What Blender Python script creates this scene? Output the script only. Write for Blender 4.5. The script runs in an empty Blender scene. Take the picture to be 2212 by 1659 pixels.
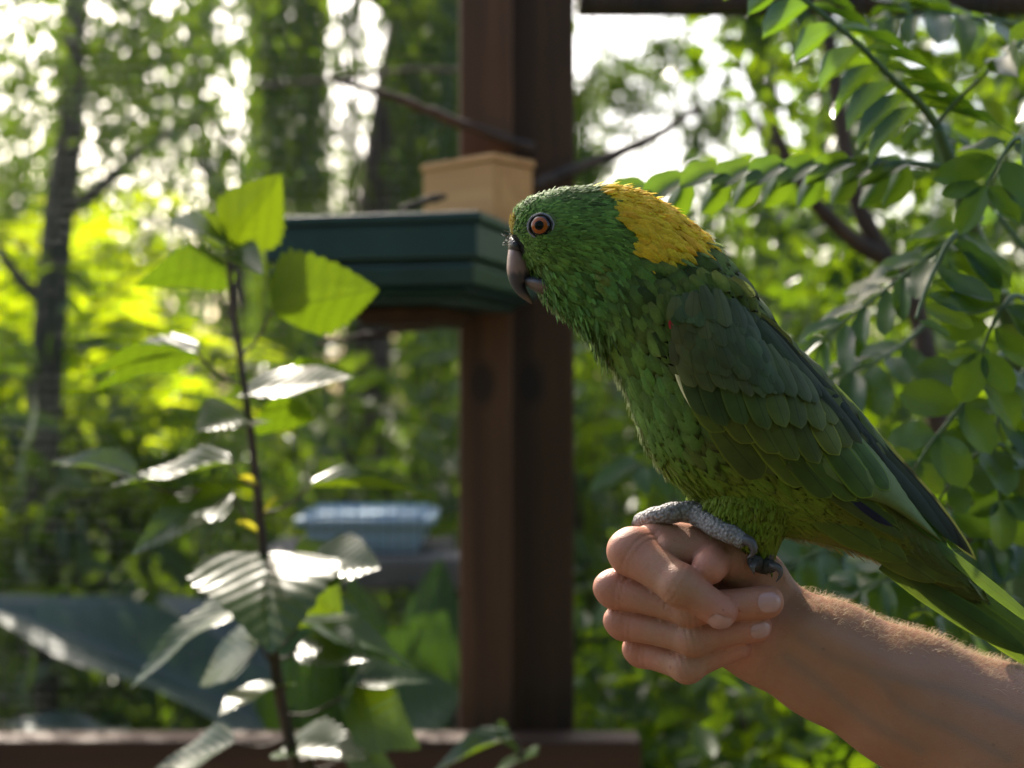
import bpy, bmesh, math, random
import numpy as np
from mathutils import Vector, Matrix

random.seed(7)
rng = np.random.default_rng(11)
sc = bpy.context.scene
col = sc.collection
R = math.radians

# ------------------------------------------------------------------ camera
CAM_Z = 1.4
cam_d = bpy.data.cameras.new('camera')
cam_d.sensor_width = 36
cam_d.lens = 50
cam_d.clip_start = 0.05
cam_d.clip_end = 400
cam_d.dof.use_dof = True
cam_d.dof.focus_distance = 0.672
cam_d.dof.aperture_fstop = 6.3
cam = bpy.data.objects.new('camera', cam_d)
cam.location = (0, 0, CAM_Z)
cam.rotation_euler = (R(90), 0, 0)
col.objects.link(cam)
sc.camera = cam

# ------------------------------------------------------------------ sky, sun, exposure
SUN_EL, SUN_AZ = 38.0, -22.0          # azimuth from +Y, negative = to the left
w = bpy.data.worlds.new('World')
sc.world = w
w.use_nodes = True
nt = w.node_tree
bg = nt.nodes['Background']
sky = nt.nodes.new('ShaderNodeTexSky')
sky.sky_type = 'NISHITA'
sky.sun_disc = False
sky.sun_elevation = R(SUN_EL)
sky.sun_rotation = R(SUN_AZ)
sky.air_density = 1.0
sky.dust_density = 4.0
sky.ozone_density = 0.7
nt.links.new(sky.outputs[0], bg.inputs[0])
bg.inputs[1].default_value = 0.15
sun_d = bpy.data.lights.new('sun', 'SUN')
sun_d.energy = 3.9
sun_d.angle = R(0.5)
sun_d.color = (1.0, 0.92, 0.78)
sun = bpy.data.objects.new('sun', sun_d)
sv = Vector((math.sin(R(SUN_AZ)) * math.cos(R(SUN_EL)), math.cos(R(SUN_AZ)) * math.cos(R(SUN_EL)), math.sin(R(SUN_EL))))
sun.rotation_euler = sv.to_track_quat('Z', 'Y').to_euler()
sun.location = sv * 20
col.objects.link(sun)
sc.view_settings.view_transform = 'Standard'
sc.view_settings.look = 'None'
sc.view_settings.exposure = 1.38
sc.view_settings.gamma = 1.0
sc.cycles.use_denoising = True
sc.cycles.max_bounces = 6
sc.cycles.transparent_max_bounces = 6
sc.cycles.sample_clamp_indirect = 6.0

# ------------------------------------------------------------------ helpers
K1 = 0.72 / 2212.0                    # metres per picture unit at one metre


def P(px, py, D):
    return np.array([(px - 1106.0) * K1 * D, D, CAM_Z + (829.5 - py) * K1 * D])


def project(v):
    """world points (N,3) -> picture units"""
    v = np.asarray(v)
    return np.stack([v[..., 0] / (K1 * v[..., 1]) + 1106.0, 829.5 - (v[..., 2] - CAM_Z) / (K1 * v[..., 1])], -1)


def nrm(v):
    v = np.asarray(v, float)
    return v / (np.linalg.norm(v, axis=-1, keepdims=True) + 1e-12)


def tag(o, label=None, cat=None, group=None, kind=None):
    if label: o['label'] = label
    if cat: o['category'] = cat
    if group: o['group'] = group
    if kind: o['kind'] = kind
    return o


def empty(name, loc, label, cat, group=None):
    o = bpy.data.objects.new(name, None)
    o.empty_display_size = 0.05
    o.location = Vector(loc)
    col.objects.link(o)
    return tag(o, label, cat, group)


def mesh_np(name, v, f, uv=None, colr=None, smooth=True):
    """v (N,3); f list of arrays (M,3)/(M,4); uv (N,2) and colr (N,4) per vertex"""
    me = bpy.data.meshes.new(name)
    v = np.asarray(v, np.float32)
    fs = [np.asarray(a, np.int32) for a in (f if isinstance(f, list) else [f]) if len(a)]
    loops = np.concatenate([a.reshape(-1) for a in fs])
    cnt = np.concatenate([np.full(len(a), a.shape[1], np.int32) for a in fs])
    start = np.concatenate([[0], np.cumsum(cnt)[:-1]]).astype(np.int32)
    me.vertices.add(len(v)); me.vertices.foreach_set('co', v.reshape(-1))
    me.loops.add(len(loops)); me.loops.foreach_set('vertex_index', loops)
    me.polygons.add(len(cnt)); me.polygons.foreach_set('loop_start', start)
    me.update(calc_edges=True)
    if smooth:
        me.polygons.foreach_set('use_smooth', np.ones(len(cnt), bool))
    if uv is not None:
        l = me.uv_layers.new(name='UVMap')
        l.data.foreach_set('uv', np.asarray(uv, np.float32)[loops].reshape(-1))
    if colr is not None:
        a = me.color_attributes.new('Col', 'FLOAT_COLOR', 'POINT')
        a.data.foreach_set('color', np.asarray(colr, np.float32).reshape(-1))
    me.validate()
    return me


def obj(name, me, mat=None, parent=None, mw=None):
    o = bpy.data.objects.new(name, me)
    if mat is not None and me is not None and len(me.materials) == 0:
        me.materials.append(mat)
    col.objects.link(o)
    if mw is not None:
        o.matrix_basis = mw
    if parent is not None:
        o.parent = parent
        if parent.type == 'EMPTY' and parent.parent is None:
            o.matrix_parent_inverse = Matrix.Translation(parent.location).inverted()
    return o


class MB:
    """collects shapes into one mesh"""
    def __init__(s):
        s.v, s.q, s.t, s.uv, s.n = [], [], [], [], 0

    def add(s, v, q=(), t=(), uv=None):
        v = np.asarray(v, float)
        s.v.append(v)
        if len(q): s.q.append(np.asarray(q, int) + s.n)
        if len(t): s.t.append(np.asarray(t, int) + s.n)
        s.uv.append(np.zeros((len(v), 2)) if uv is None else np.asarray(uv, float))
        s.n += len(v)

    def mesh(s, name, smooth=True):
        f = []
        if s.q: f.append(np.concatenate(s.q))
        if s.t: f.append(np.concatenate(s.t))
        return mesh_np(name, np.concatenate(s.v), f, np.concatenate(s.uv), None, smooth)

    def tube(s, pts, rad, n=8, cap=True):
        v, q, t = tube_geo(pts, rad, n, cap)
        s.add(v, q, t)


def box_mesh(name, sx, sy, sz, bev=0.0):
    bm = bmesh.new()
    bmesh.ops.create_cube(bm, size=1.0)
    for v in bm.verts:
        v.co.x *= sx; v.co.y *= sy; v.co.z *= sz
    if bev > 0:
        bmesh.ops.bevel(bm, geom=bm.edges[:], offset=bev, segments=2, affect='EDGES', profile=0.6)
    me = bpy.data.meshes.new(name)
    bm.to_mesh(me); bm.free()
    return me


def frames(pts):
    pts = np.asarray(pts, float)
    t = nrm(np.gradient(pts, axis=0))
    ref = np.array([0, 1.0, 0]) if abs(t[0][1]) < 0.8 else np.array([1.0, 0, 0])
    a = nrm(ref - t[0] * ref.dot(t[0]))
    A = []
    for i in range(len(pts)):
        a = nrm(a - t[i] * a.dot(t[i]))
        A.append(a)
    A = np.array(A)
    return t, A, np.cross(t, A)


def tube_geo(pts, rad, n=8, cap=True):
    pts = np.asarray(pts, float)
    rad = np.broadcast_to(np.asarray(rad, float), (len(pts),))
    t, A, B = frames(pts)
    th = np.linspace(0, 2 * math.pi, n, endpoint=False)
    ring = (pts[:, None, :] + rad[:, None, None] * (np.cos(th)[None, :, None] * A[:, None, :] + np.sin(th)[None, :, None] * B[:, None, :]))
    m = len(pts)
    v = ring.reshape(-1, 3)
    q = []
    for i in range(m - 1):
        for j in range(n):
            k = (j + 1) % n
            q.append([i * n + j, i * n + k, (i + 1) * n + k, (i + 1) * n + j])
    tr = []
    if cap:
        v = np.concatenate([v, pts[:1], pts[-1:]])
        c0, c1 = m * n, m * n + 1
        for j in range(n):
            k = (j + 1) % n
            tr.append([c0, k, j]); tr.append([c1, (m - 1) * n + j, (m - 1) * n + k])
    return v, q, tr


def spline(pts, n):
    """Catmull-Rom through rows of pts"""
    p = np.asarray(pts, float)
    p = np.concatenate([[2 * p[0] - p[1]], p, [2 * p[-1] - p[-2]]])
    m = len(p) - 3
    u = np.linspace(0, m, n)
    i = np.minimum(u.astype(int), m - 1)
    f = (u - i)[:, None]
    a, b, c, d = p[i], p[i + 1], p[i + 2], p[i + 3]
    return 0.5 * ((2 * b) + (-a + c) * f + (2 * a - 5 * b + 4 * c - d) * f ** 2 + (-a + 3 * b - 3 * c + d) * f ** 3)


# ------------------------------------------------------------------ materials
def new_mat(name):
    m = bpy.data.materials.new(name)
    m.use_nodes = True
    n = m.node_tree
    for x in list(n.nodes):
        n.nodes.remove(x)
    return m, n


def N(n, t, **kw):
    x = n.nodes.new(t)
    for k, v in kw.items():
        if k.startswith('i_'):
            x.inputs[k[2:].replace('_', ' ')].default_value = v
        elif k.startswith('n_'):
            x.inputs[int(k[2:])].default_value = v
        else:
            setattr(x, k, v)
    return x


def L(n, a, b):
    n.links.new(a, b)


def ramp(n, fac, stops):
    r = n.nodes.new('ShaderNodeValToRGB')
    e = r.color_ramp.elements
    while len(e) > 1:
        e.remove(e[-1])
    e[0].position = stops[0][0]; e[0].color = (*stops[0][1], 1)
    for p, c in stops[1:]:
        k = e.new(p); k.color = (*c, 1)
    n.links.new(fac, r.inputs[0])
    return r.outputs[0]


def math_n(n, op, a, b=None, clamp=False):
    m = n.nodes.new('ShaderNodeMath'); m.operation = op; m.use_clamp = clamp
    for i, x in enumerate((a, b)):
        if x is None: continue
        if hasattr(x, 'is_linked') or hasattr(x, 'node'):
            n.links.new(x, m.inputs[i])
        else:
            m.inputs[i].default_value = x
    return m.outputs[0]


def mix_c(n, fac, a, b, mode='MIX'):
    m = n.nodes.new('ShaderNodeMix'); m.data_type = 'RGBA'; m.blend_type = mode
    for sock, x in ((m.inputs[0], fac), (m.inputs[6], a), (m.inputs[7], b)):
        if hasattr(x, 'node'):
            n.links.new(x, sock)
        elif isinstance(x, (int, float)):
            sock.default_value = x
        else:
            sock.default_value = (*x, 1)
    return m.outputs[2]


def leaf_mat(name, c1, c2, trans, tfac=0.45, rough=0.35, spec=0.5, attr=False, veins=True):
    """glossy leaf, lets light through"""
    m, n = new_mat(name)
    out = N(n, 'ShaderNodeOutputMaterial')
    pb = N(n, 'ShaderNodeBsdfPrincipled', i_Roughness=rough)
    pb.inputs['Specular IOR Level'].default_value = spec
    tr = N(n, 'ShaderNodeBsdfTranslucent')
    mx = N(n, 'ShaderNodeMixShader'); mx.inputs[0].default_value = tfac
    oi = N(n, 'ShaderNodeObjectInfo')
    uv = N(n, 'ShaderNodeUVMap')
    sep = N(n, 'ShaderNodeSeparateXYZ'); L(n, uv.outputs[0], sep.inputs[0])
    nz = N(n, 'ShaderNodeTexNoise', i_Scale=3.0 if attr else 7.0, i_Detail=3.0)
    if attr:
        at = N(n, 'ShaderNodeAttribute', attribute_name='Col')
        rnd = at.outputs['Fac']
        L(n, at.outputs['Color'], nz.inputs['Vector'])
        r0 = N(n, 'ShaderNodeSeparateColor'); L(n, at.outputs['Color'], r0.inputs[0])
        rnd = r0.outputs[0]
    else:
        rnd = oi.outputs['Random']
        L(n, uv.outputs[0], nz.inputs['Vector'])
    base = mix_c(n, rnd, c1, c2)
    tcol = mix_c(n, rnd, trans, tuple(x * y for x, y in zip(trans, (1.25, 1.08, 0.8))))
    if not attr:
        base = mix_c(n, nz.outputs['Fac'], base, mix_c(n, 0.5, base, (0.0, 0.0, 0.0)), 'MIX')
    if veins:
        d = math_n(n, 'ABSOLUTE', math_n(n, 'SUBTRACT', sep.outputs[1], 0.5))
        mid = math_n(n, 'LESS_THAN', d, 0.012)
        ph = math_n(n, 'SUBTRACT', math_n(n, 'MULTIPLY', sep.outputs[0], 8.0), math_n(n, 'MULTIPLY', d, 7.0))
        fr = math_n(n, 'ABSOLUTE', math_n(n, 'SUBTRACT', math_n(n, 'FRACT', ph), 0.5))
        vein = math_n(n, 'MAXIMUM', mid, math_n(n, 'MULTIPLY', math_n(n, 'LESS_THAN', fr, 0.05), 0.6))
        tcol = mix_c(n, math_n(n, 'MULTIPLY', vein, 0.55), tcol, tuple(x * 0.35 for x in trans))
        base = mix_c(n, math_n(n, 'MULTIPLY', vein, 0.4), base, tuple(min(1, x * 1.8 + 0.02) for x in c1))
        h = math_n(n, 'SUBTRACT', math_n(n, 'SINE', math_n(n, 'MULTIPLY', ph, 6.2832)), math_n(n, 'MULTIPLY', mid, 1.5))
        bp = N(n, 'ShaderNodeBump'); bp.inputs['Strength'].default_value = 0.25; bp.inputs['Distance'].default_value = 0.0008
        L(n, h, bp.inputs['Height']); L(n, bp.outputs[0], pb.inputs['Normal'])
    L(n, base, pb.inputs['Base Color']); L(n, tcol, tr.inputs[0])
    L(n, pb.outputs[0], mx.inputs[1]); L(n, tr.outputs[0], mx.inputs[2]); L(n, mx.outputs[0], out.inputs[0])
    return m


def wood_mat(name, dark, light, scale=(28, 28, 1.6), rough=0.75, bump=0.5, knots=False):
    m, n = new_mat(name)
    out = N(n, 'ShaderNodeOutputMaterial')
    pb = N(n, 'ShaderNodeBsdfPrincipled', i_Roughness=rough)
    tc = N(n, 'ShaderNodeTexCoord')
    mp = N(n, 'ShaderNodeMapping'); mp.inputs['Scale'].default_value = scale
    L(n, tc.outputs['Object'], mp.inputs[0])
    nz = N(n, 'ShaderNodeTexNoise', i_Scale=1.0, i_Detail=8.0, i_Roughness=0.62); L(n, mp.outputs[0], nz.inputs['Vector'])
    n2 = N(n, 'ShaderNodeTexNoise', i_Scale=5.0, i_Detail=4.0); L(n, tc.outputs['Object'], n2.inputs['Vector'])
    c = ramp(n, nz.outputs['Fac'], [(0.3, dark), (0.52, tuple((a + b) / 2 for a, b in zip(dark, light))), (0.72, light)])
    c = mix_c(n, math_n(n, 'MULTIPLY', n2.outputs['Fac'], 0.5), c, dark)
    if knots:
        vo = N(n, 'ShaderNodeTexVoronoi', i_Scale=1.0)
        m2 = N(n, 'ShaderNodeMapping'); m2.inputs['Scale'].default_value = (9, 9, 5); m2.inputs['Location'].default_value = (0.3, 0.2, 0.6)
        L(n, tc.outputs['Object'], m2.inputs[0]); L(n, m2.outputs[0], vo.inputs['Vector'])
        kn = ramp(n, vo.outputs['Distance'], [(0.08, (1, 1, 1)), (0.16, (0, 0, 0))])
        c = mix_c(n, math_n(n, 'MULTIPLY', kn, 0.8), c, tuple(x * 0.3 for x in dark))
    L(n, c, pb.inputs['Base Color'])
    bp = N(n, 'ShaderNodeBump'); bp.inputs['Strength'].default_value = bump; bp.inputs['Distance'].default_value = 0.002
    L(n, nz.outputs['Fac'], bp.inputs['Height']); L(n, bp.outputs[0], pb.inputs['Normal'])
    L(n, pb.outputs[0], out.inputs[0])
    return m


def simple_mat(name, c, rough=0.6, noise=0.25, nscale=40, spec=0.5, bump=0.0, metal=0.0, coat=0.0):
    m, n = new_mat(name)
    out = N(n, 'ShaderNodeOutputMaterial')
    pb = N(n, 'ShaderNodeBsdfPrincipled', i_Roughness=rough, i_Metallic=metal)
    pb.inputs['Specular IOR Level'].default_value = spec
    pb.inputs['Coat Weight'].default_value = coat
    pb.inputs['Coat Roughness'].default_value = 0.08
    tc = N(n, 'ShaderNodeTexCoord')
    nz = N(n, 'ShaderNodeTexNoise', i_Scale=nscale, i_Detail=5.0); L(n, tc.outputs['Object'], nz.inputs['Vector'])
    cc = mix_c(n, nz.outputs['Fac'], tuple(x * (1 - noise) for x in c), tuple(min(1, x * (1 + noise)) for x in c))
    L(n, cc, pb.inputs['Base Color'])
    if bump:
        bp = N(n, 'ShaderNodeBump'); bp.inputs['Strength'].default_value = bump; bp.inputs['Distance'].default_value = 0.001
        L(n, nz.outputs['Fac'], bp.inputs['Height']); L(n, bp.outputs[0], pb.inputs['Normal'])
    L(n, pb.outputs[0], out.inputs[0])
    return m


def plumage_mat():
    """body feathers: Col = pigment, alpha = how dark the feather's margin is"""
    m, n = new_mat('plumage')
    out = N(n, 'ShaderNodeOutputMaterial')
    pb = N(n, 'ShaderNodeBsdfPrincipled', i_Roughness=0.6)
    pb.inputs['Specular IOR Level'].default_value = 0.25
    pb.inputs['Sheen Weight'].default_value = 0.06
    pb.inputs['Sheen Roughness'].default_value = 0.4
    tr = N(n, 'ShaderNodeBsdfTranslucent')
    mx = N(n, 'ShaderNodeMixShader'); mx.inputs[0].default_value = 0.45
    at = N(n, 'ShaderNodeAttribute', attribute_name='Col')
    uv = N(n, 'ShaderNodeUVMap'); sep = N(n, 'ShaderNodeSeparateXYZ'); L(n, uv.outputs[0], sep.inputs[0])
    d = math_n(n, 'ABSOLUTE', math_n(n, 'SUBTRACT', sep.outputs[1], 0.5))
    ph = math_n(n, 'SUBTRACT', math_n(n, 'MULTIPLY', sep.outputs[0], 26.0), math_n(n, 'MULTIPLY', d, 22.0))
    barb = math_n(n, 'SINE', math_n(n, 'MULTIPLY', ph, 6.2832))
    nz = N(n, 'ShaderNodeTexNoise', i_Scale=900.0, i_Detail=2.0)
    tc = N(n, 'ShaderNodeTexCoord'); L(n, tc.outputs['Object'], nz.inputs['Vector'])
    k = math_n(n, 'ADD', math_n(n, 'MULTIPLY', barb, 0.14), math_n(n, 'ADD', math_n(n, 'MULTIPLY', nz.outputs['Fac'], 0.7), 0.6))
    sc_ = N(n, 'ShaderNodeVectorMath', operation='SCALE'); L(n, at.outputs['Color'], sc_.inputs[0]); L(n, k, sc_.inputs['Scale'])
    c = sc_.outputs[0]
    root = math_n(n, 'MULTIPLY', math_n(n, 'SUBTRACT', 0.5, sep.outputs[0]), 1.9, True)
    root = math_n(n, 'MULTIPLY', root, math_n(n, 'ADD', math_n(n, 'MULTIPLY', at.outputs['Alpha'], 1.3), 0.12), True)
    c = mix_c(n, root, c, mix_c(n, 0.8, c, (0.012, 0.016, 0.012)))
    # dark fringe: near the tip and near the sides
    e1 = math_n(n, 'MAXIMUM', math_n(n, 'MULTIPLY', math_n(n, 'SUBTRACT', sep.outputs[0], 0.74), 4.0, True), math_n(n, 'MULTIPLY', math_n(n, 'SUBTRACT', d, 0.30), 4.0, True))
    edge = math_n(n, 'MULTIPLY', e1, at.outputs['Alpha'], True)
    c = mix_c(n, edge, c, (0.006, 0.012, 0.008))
    L(n, c, pb.inputs['Base Color']); L(n, mix_c(n, 0.25, c, (0.6, 0.66, 0.22), 'MIX'), tr.inputs[0])
    L(n, pb.outputs[0], mx.inputs[1]); L(n, tr.outputs[0], mx.inputs[2]); L(n, mx.outputs[0], out.inputs[0])
    return m


def vane_mat():
    """wing and tail feathers: the object's own colour, a thin yellow-green margin"""
    m, n = new_mat('feather_vane')
    out = N(n, 'ShaderNodeOutputMaterial')
    pb = N(n, 'ShaderNodeBsdfPrincipled', i_Roughness=0.55)
    pb.inputs['Specular IOR Level'].default_value = 0.3
    tr = N(n, 'ShaderNodeBsdfTranslucent')
    mx = N(n, 'ShaderNodeMixShader'); mx.inputs[0].default_value = 0.3
    oi = N(n, 'ShaderNodeObjectInfo')
    uv = N(n, 'ShaderNodeUVMap'); sep = N(n, 'ShaderNodeSeparateXYZ'); L(n, uv.outputs[0], sep.inputs[0])
    d = math_n(n, 'ABSOLUTE', math_n(n, 'SUBTRACT', sep.outputs[1], 0.5))
    ph = math_n(n, 'SUBTRACT', math_n(n, 'MULTIPLY', sep.outputs[0], 34.0), math_n(n, 'MULTIPLY', d, 26.0))
    barb = math_n(n, 'SINE', math_n(n, 'MULTIPLY', ph, 6.2832))
    nz = N(n, 'ShaderNodeTexNoise', i_Scale=6.0, i_Detail=5.0, i_Distortion=0.6)
    cmb = N(n, 'ShaderNodeCombineXYZ'); L(n, ph, cmb.inputs[0]); L(n, math_n(n, 'MULTIPLY', d, 4.0), cmb.inputs[1]); L(n, oi.outputs['Random'], cmb.inputs[2])
    L(n, cmb.outputs[0], nz.inputs['Vector'])
    n2 = N(n, 'ShaderNodeTexNoise', i_Scale=90.0, i_Detail=3.0)
    geo = N(n, 'ShaderNodeNewGeometry'); L(n, geo.outputs['Position'], n2.inputs['Vector'])
    k = math_n(n, 'ADD', math_n(n, 'MULTIPLY', barb, 0.08), math_n(n, 'ADD', math_n(n, 'MULTIPLY', nz.outputs['Fac'], 0.45), math_n(n, 'MULTIPLY', n2.outputs['Fac'], 1.0)))
    k = math_n(n, 'ADD', k, 0.2)
    s_ = N(n, 'ShaderNodeVectorMath', operation='SCALE'); L(n, oi.outputs['Color'], s_.inputs[0]); L(n, k, s_.inputs['Scale'])
    c = s_.outputs[0]
    shaft = math_n(n, 'LESS_THAN', d, 0.018)
    c = mix_c(n, math_n(n, 'MULTIPLY', shaft, 0.55), c, (0.01, 0.012, 0.008))
    at = N(n, 'ShaderNodeAttribute', attribute_name='Col')
    rim = N(n, 'ShaderNodeSeparateColor'); L(n, at.outputs['Color'], rim.inputs[0])
    edge = math_n(n, 'MULTIPLY', math_n(n, 'SUBTRACT', rim.outputs[0], 0.62), 2.6, True)
    hi = N(n, 'ShaderNodeVectorMath', operation='MULTIPLY_ADD'); L(n, oi.outputs['Color'], hi.inputs[0]); hi.inputs[1].default_value = (2.6, 2.2, 1.2); hi.inputs[2].default_value = (0.035, 0.035, 0.0)
    c = mix_c(n, math_n(n, 'MULTIPLY', edge, oi.outputs['Alpha']), c, hi.outputs[0])
    L(n, c, pb.inputs['Base Color']); L(n, mix_c(n, 0.2, c, (0.5, 0.6, 0.06)), tr.inputs[0])
    bp = N(n, 'ShaderNodeBump'); bp.inputs['Strength'].default_value = 0.3; bp.inputs['Distance'].default_value = 0.0004
    L(n, nz.outputs['Fac'], bp.inputs['Height']); L(n, bp.outputs[0], pb.inputs['Normal'])
    L(n, pb.outputs[0], mx.inputs[1]); L(n, tr.outputs[0], mx.inputs[2]); L(n, mx.outputs[0], out.inputs[0])
    return m


def skin_mat():
    m, n = new_mat('skin')
    out = N(n, 'ShaderNodeOutputMaterial')
    pb = N(n, 'ShaderNodeBsdfPrincipled', i_Roughness=0.5)
    pb.inputs['Specular IOR Level'].default_value = 0.4
    pb.inputs['Subsurface Weight'].default_value = 0.14
    pb.inputs['Subsurface Radius'].default_value = (1.0, 0.35, 0.2)
    pb.inputs['Subsurface Scale'].default_value = 0.0025
    tc = N(n, 'ShaderNodeTexCoord')
    n1 = N(n, 'ShaderNodeTexNoise', i_Scale=28.0, i_Detail=4.0); L(n, tc.outputs['Object'], n1.inputs['Vector'])
    n2 = N(n, 'ShaderNodeTexNoise', i_Scale=600.0, i_Detail=5.0); L(n, tc.outputs['Object'], n2.inputs['Vector'])
    vo = N(n, 'ShaderNodeTexVoronoi', i_Scale=1500.0); L(n, tc.outputs['Object'], vo.inputs['Vector'])
    fr = N(n, 'ShaderNodeTexVoronoi', i_Scale=75.0); L(n, tc.outputs['Object'], fr.inputs['Vector'])
    at = N(n, 'ShaderNodeAttribute', attribute_name='Col')
    sp = N(n, 'ShaderNodeSeparateColor'); L(n, at.outputs['Color'], sp.inputs[0])
    c = ramp(n, n1.outputs['Fac'], [(0.3, (0.36, 0.17, 0.10)), (0.7, (0.46, 0.235, 0.145))])
    n3 = N(n, 'ShaderNodeTexNoise', i_Scale=150.0, i_Detail=3.0, i_Roughness=0.7); L(n, tc.outputs['Object'], n3.inputs['Vector'])
    c = mix_c(n, ramp(n, n3.outputs['Fac'], [(0.42, (0, 0, 0)), (0.68, (0.55, 0.55, 0.55))]), c, (0.40, 0.135, 0.085))
    c = mix_c(n, math_n(n, 'MULTIPLY', sp.outputs[0], 0.75), c, (0.56, 0.21, 0.145))      # rosy knuckles and tips
    c = mix_c(n, math_n(n, 'MULTIPLY', sp.outputs[1], 0.5), c, (0.33, 0.165, 0.085))        # tanned arm
    fk = ramp(n, fr.outputs['Distance'], [(0.05, (1, 1, 1)), (0.085, (0, 0, 0))])
    sel = math_n(n, 'GREATER_THAN', fr.outputs['Color'], 0.40)
    c = mix_c(n, math_n(n, 'MULTIPLY', math_n(n, 'MULTIPLY', fk, sel), 0.5), c, (0.14, 0.055, 0.03))
    c = mix_c(n, math_n(n, 'MULTIPLY', n2.outputs['Fac'], 0.3), c, (0.33, 0.16, 0.1))
    c = mix_c(n, math_n(n, 'MULTIPLY', math_n(n, 'SUBTRACT', 1.0, at.outputs['Alpha']), 0.45), c, (0.20, 0.15, 0.12))
    L(n, c, pb.inputs['Base Color'])
    # creases across the finger joints follow the blue channel
    hh = math_n(n, 'ADD', math_n(n, 'MULTIPLY', n2.outputs['Fac'], 0.6), math_n(n, 'MULTIPLY', vo.outputs['Distance'], 0.5))
    hh = math_n(n, 'ADD', hh, math_n(n, 'MULTIPLY', sp.outputs[2], 1.4))
    bp = N(n, 'ShaderNodeBump'); bp.inputs['Strength'].default_value = 0.5; bp.inputs['Distance'].default_value = 0.00055
    L(n, hh, bp.inputs['Height']); L(n, bp.outputs[0], pb.inputs['Normal'])
    L(n, pb.outputs[0], out.inputs[0])
    return m


def ground_mat():
    m, n = new_mat('earth')
    out = N(n, 'ShaderNodeOutputMaterial')
    pb = N(n, 'ShaderNodeBsdfPrincipled', i_Roughness=0.9)
    tc = N(n, 'ShaderNodeTexCoord')
    n1 = N(n, 'ShaderNodeTexNoise', i_Scale=0.8, i_Detail=6.0); L(n, tc.outputs['Object'], n1.inputs['Vector'])
    n2 = N(n, 'ShaderNodeTexNoise', i_Scale=22.0, i_Detail=6.0); L(n, tc.outputs['Object'], n2.inputs['Vector'])
    c = ramp(n, n1.outputs['Fac'], [(0.35, (0.05, 0.075, 0.02)), (0.55, (0.10, 0.085, 0.045)), (0.7, (0.16, 0.12, 0.07))])
    c = mix_c(n, n2.outputs['Fac'], c, mix_c(n, 0.6, c, (0.02, 0.02, 0.01)))
    L(n, c, pb.inputs['Base Color'])
    bp = N(n, 'ShaderNodeBump'); bp.inputs['Distance'].default_value = 0.03
    L(n, n2.outputs['Fac'], bp.inputs['Height']); L(n, bp.outputs[0], pb.inputs['Normal'])
    L(n, pb.outputs[0], out.inputs[0])
    return m


M = {}
M['hib'] = leaf_mat('hibiscus_leaf', (0.018, 0.058, 0.018), (0.03, 0.085, 0.02), (0.15, 0.25, 0.006), 0.38, 0.30, 0.5)
M['pinna'] = leaf_mat('pinnate_leaflet', (0.020, 0.068, 0.020), (0.036, 0.10, 0.020), (0.18, 0.34, 0.012), 0.40, 0.34, 0.5, veins=False)
M['fill'] = leaf_mat('tree_foliage', (0.016, 0.055, 0.010), (0.038, 0.090, 0.012), (0.19, 0.33, 0.005), 0.40, 0.36, 0.5, attr=True, veins=False)
M['far'] = leaf_mat('far_foliage', (0.014, 0.042, 0.010), (0.032, 0.075, 0.014), (0.15, 0.26, 0.010), 0.38, 0.42, 0.4, attr=True, veins=False)
M['palm'] = leaf_mat('palm_frond', (0.06, 0.13, 0.01), (0.10, 0.16, 0.01), (0.50, 0.66, 0.008), 0.65, 0.3, 0.5, attr=True, veins=False)
M['broad'] = leaf_mat('broad_leaf', (0.026, 0.058, 0.050), (0.038, 0.080, 0.062), (0.06, 0.14, 0.05), 0.15, 0.42, 0.5)
M['stem'] = simple_mat('brown_stem', (0.06, 0.032, 0.022), 0.55, 0.35, 120, bump=0.4)
M['gstem'] = simple_mat('green_stem', (0.06, 0.115, 0.035), 0.5, 0.25, 90)
M['bark'] = wood_mat('tree_bark', (0.035, 0.022, 0.015), (0.13, 0.085, 0.06), (30, 30, 7), 0.85, 0.9)
M['palmbark'] = wood_mat('mossy_bark', (0.03, 0.028, 0.016), (0.10, 0.10, 0.06), (14, 14, 5), 0.9, 0.9)
M['post'] = wood_mat('stained_post', (0.045, 0.017, 0.006), (0.19, 0.084, 0.034), (26, 26, 1.4), 0.7, 0.5, True)
M['postd'] = wood_mat('dark_post', (0.022, 0.008, 0.002), (0.11, 0.048, 0.014), (26, 26, 1.4), 0.7, 0.5, True)
M['rail'] = wood_mat('stained_rail', (0.034, 0.012, 0.005), (0.12, 0.050, 0.020), (1.4, 26, 26), 0.7, 0.5)
M['pine'] = wood_mat('pine_box', (0.55, 0.24, 0.07), (0.86, 0.46, 0.16), (2.0, 30, 30), 0.6, 0.2)
M['plast'] = simple_mat('green_plastic', (0.013, 0.044, 0.042), 0.36, 0.45, 30, coat=0.0)
M['tub'] = simple_mat('pale_blue_plastic', (0.32, 0.45, 0.56), 0.45, 0.1, 12)
M['wire'] = simple_mat('galvanised_wire', (0.075, 0.08, 0.078), 0.6, 0.2, 60, spec=0.3, metal=0.0)
M['vane'] = vane_mat()
M['plum'] = plumage_mat()
M['skin'] = skin_mat()
M['ground'] = ground_mat()

# ------------------------------------------------------------------ the setting: ground
gn = 40
gx = np.linspace(-60, 60, gn); gy = np.linspace(-40, 80, gn)
X, Y = np.meshgrid(gx, gy)
Z = 0.04 * np.sin(X * 0.7) * np.cos(Y * 0.5)
gv = np.stack([X, Y, Z], -1).reshape(-1, 3)
ii, jj = np.meshgrid(np.arange(gn - 1), np.arange(gn - 1), indexing='ij')
gq = np.stack([ii * gn + jj, ii * gn + jj + 1, (ii + 1) * gn + jj + 1, (ii + 1) * gn + jj], -1).reshape(-1, 4)
g = obj('ground', mesh_np('ground', gv, gq), M['ground'])
tag(g, 'bare earth and low green growth under the garden trees', 'ground', kind='structure')

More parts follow.
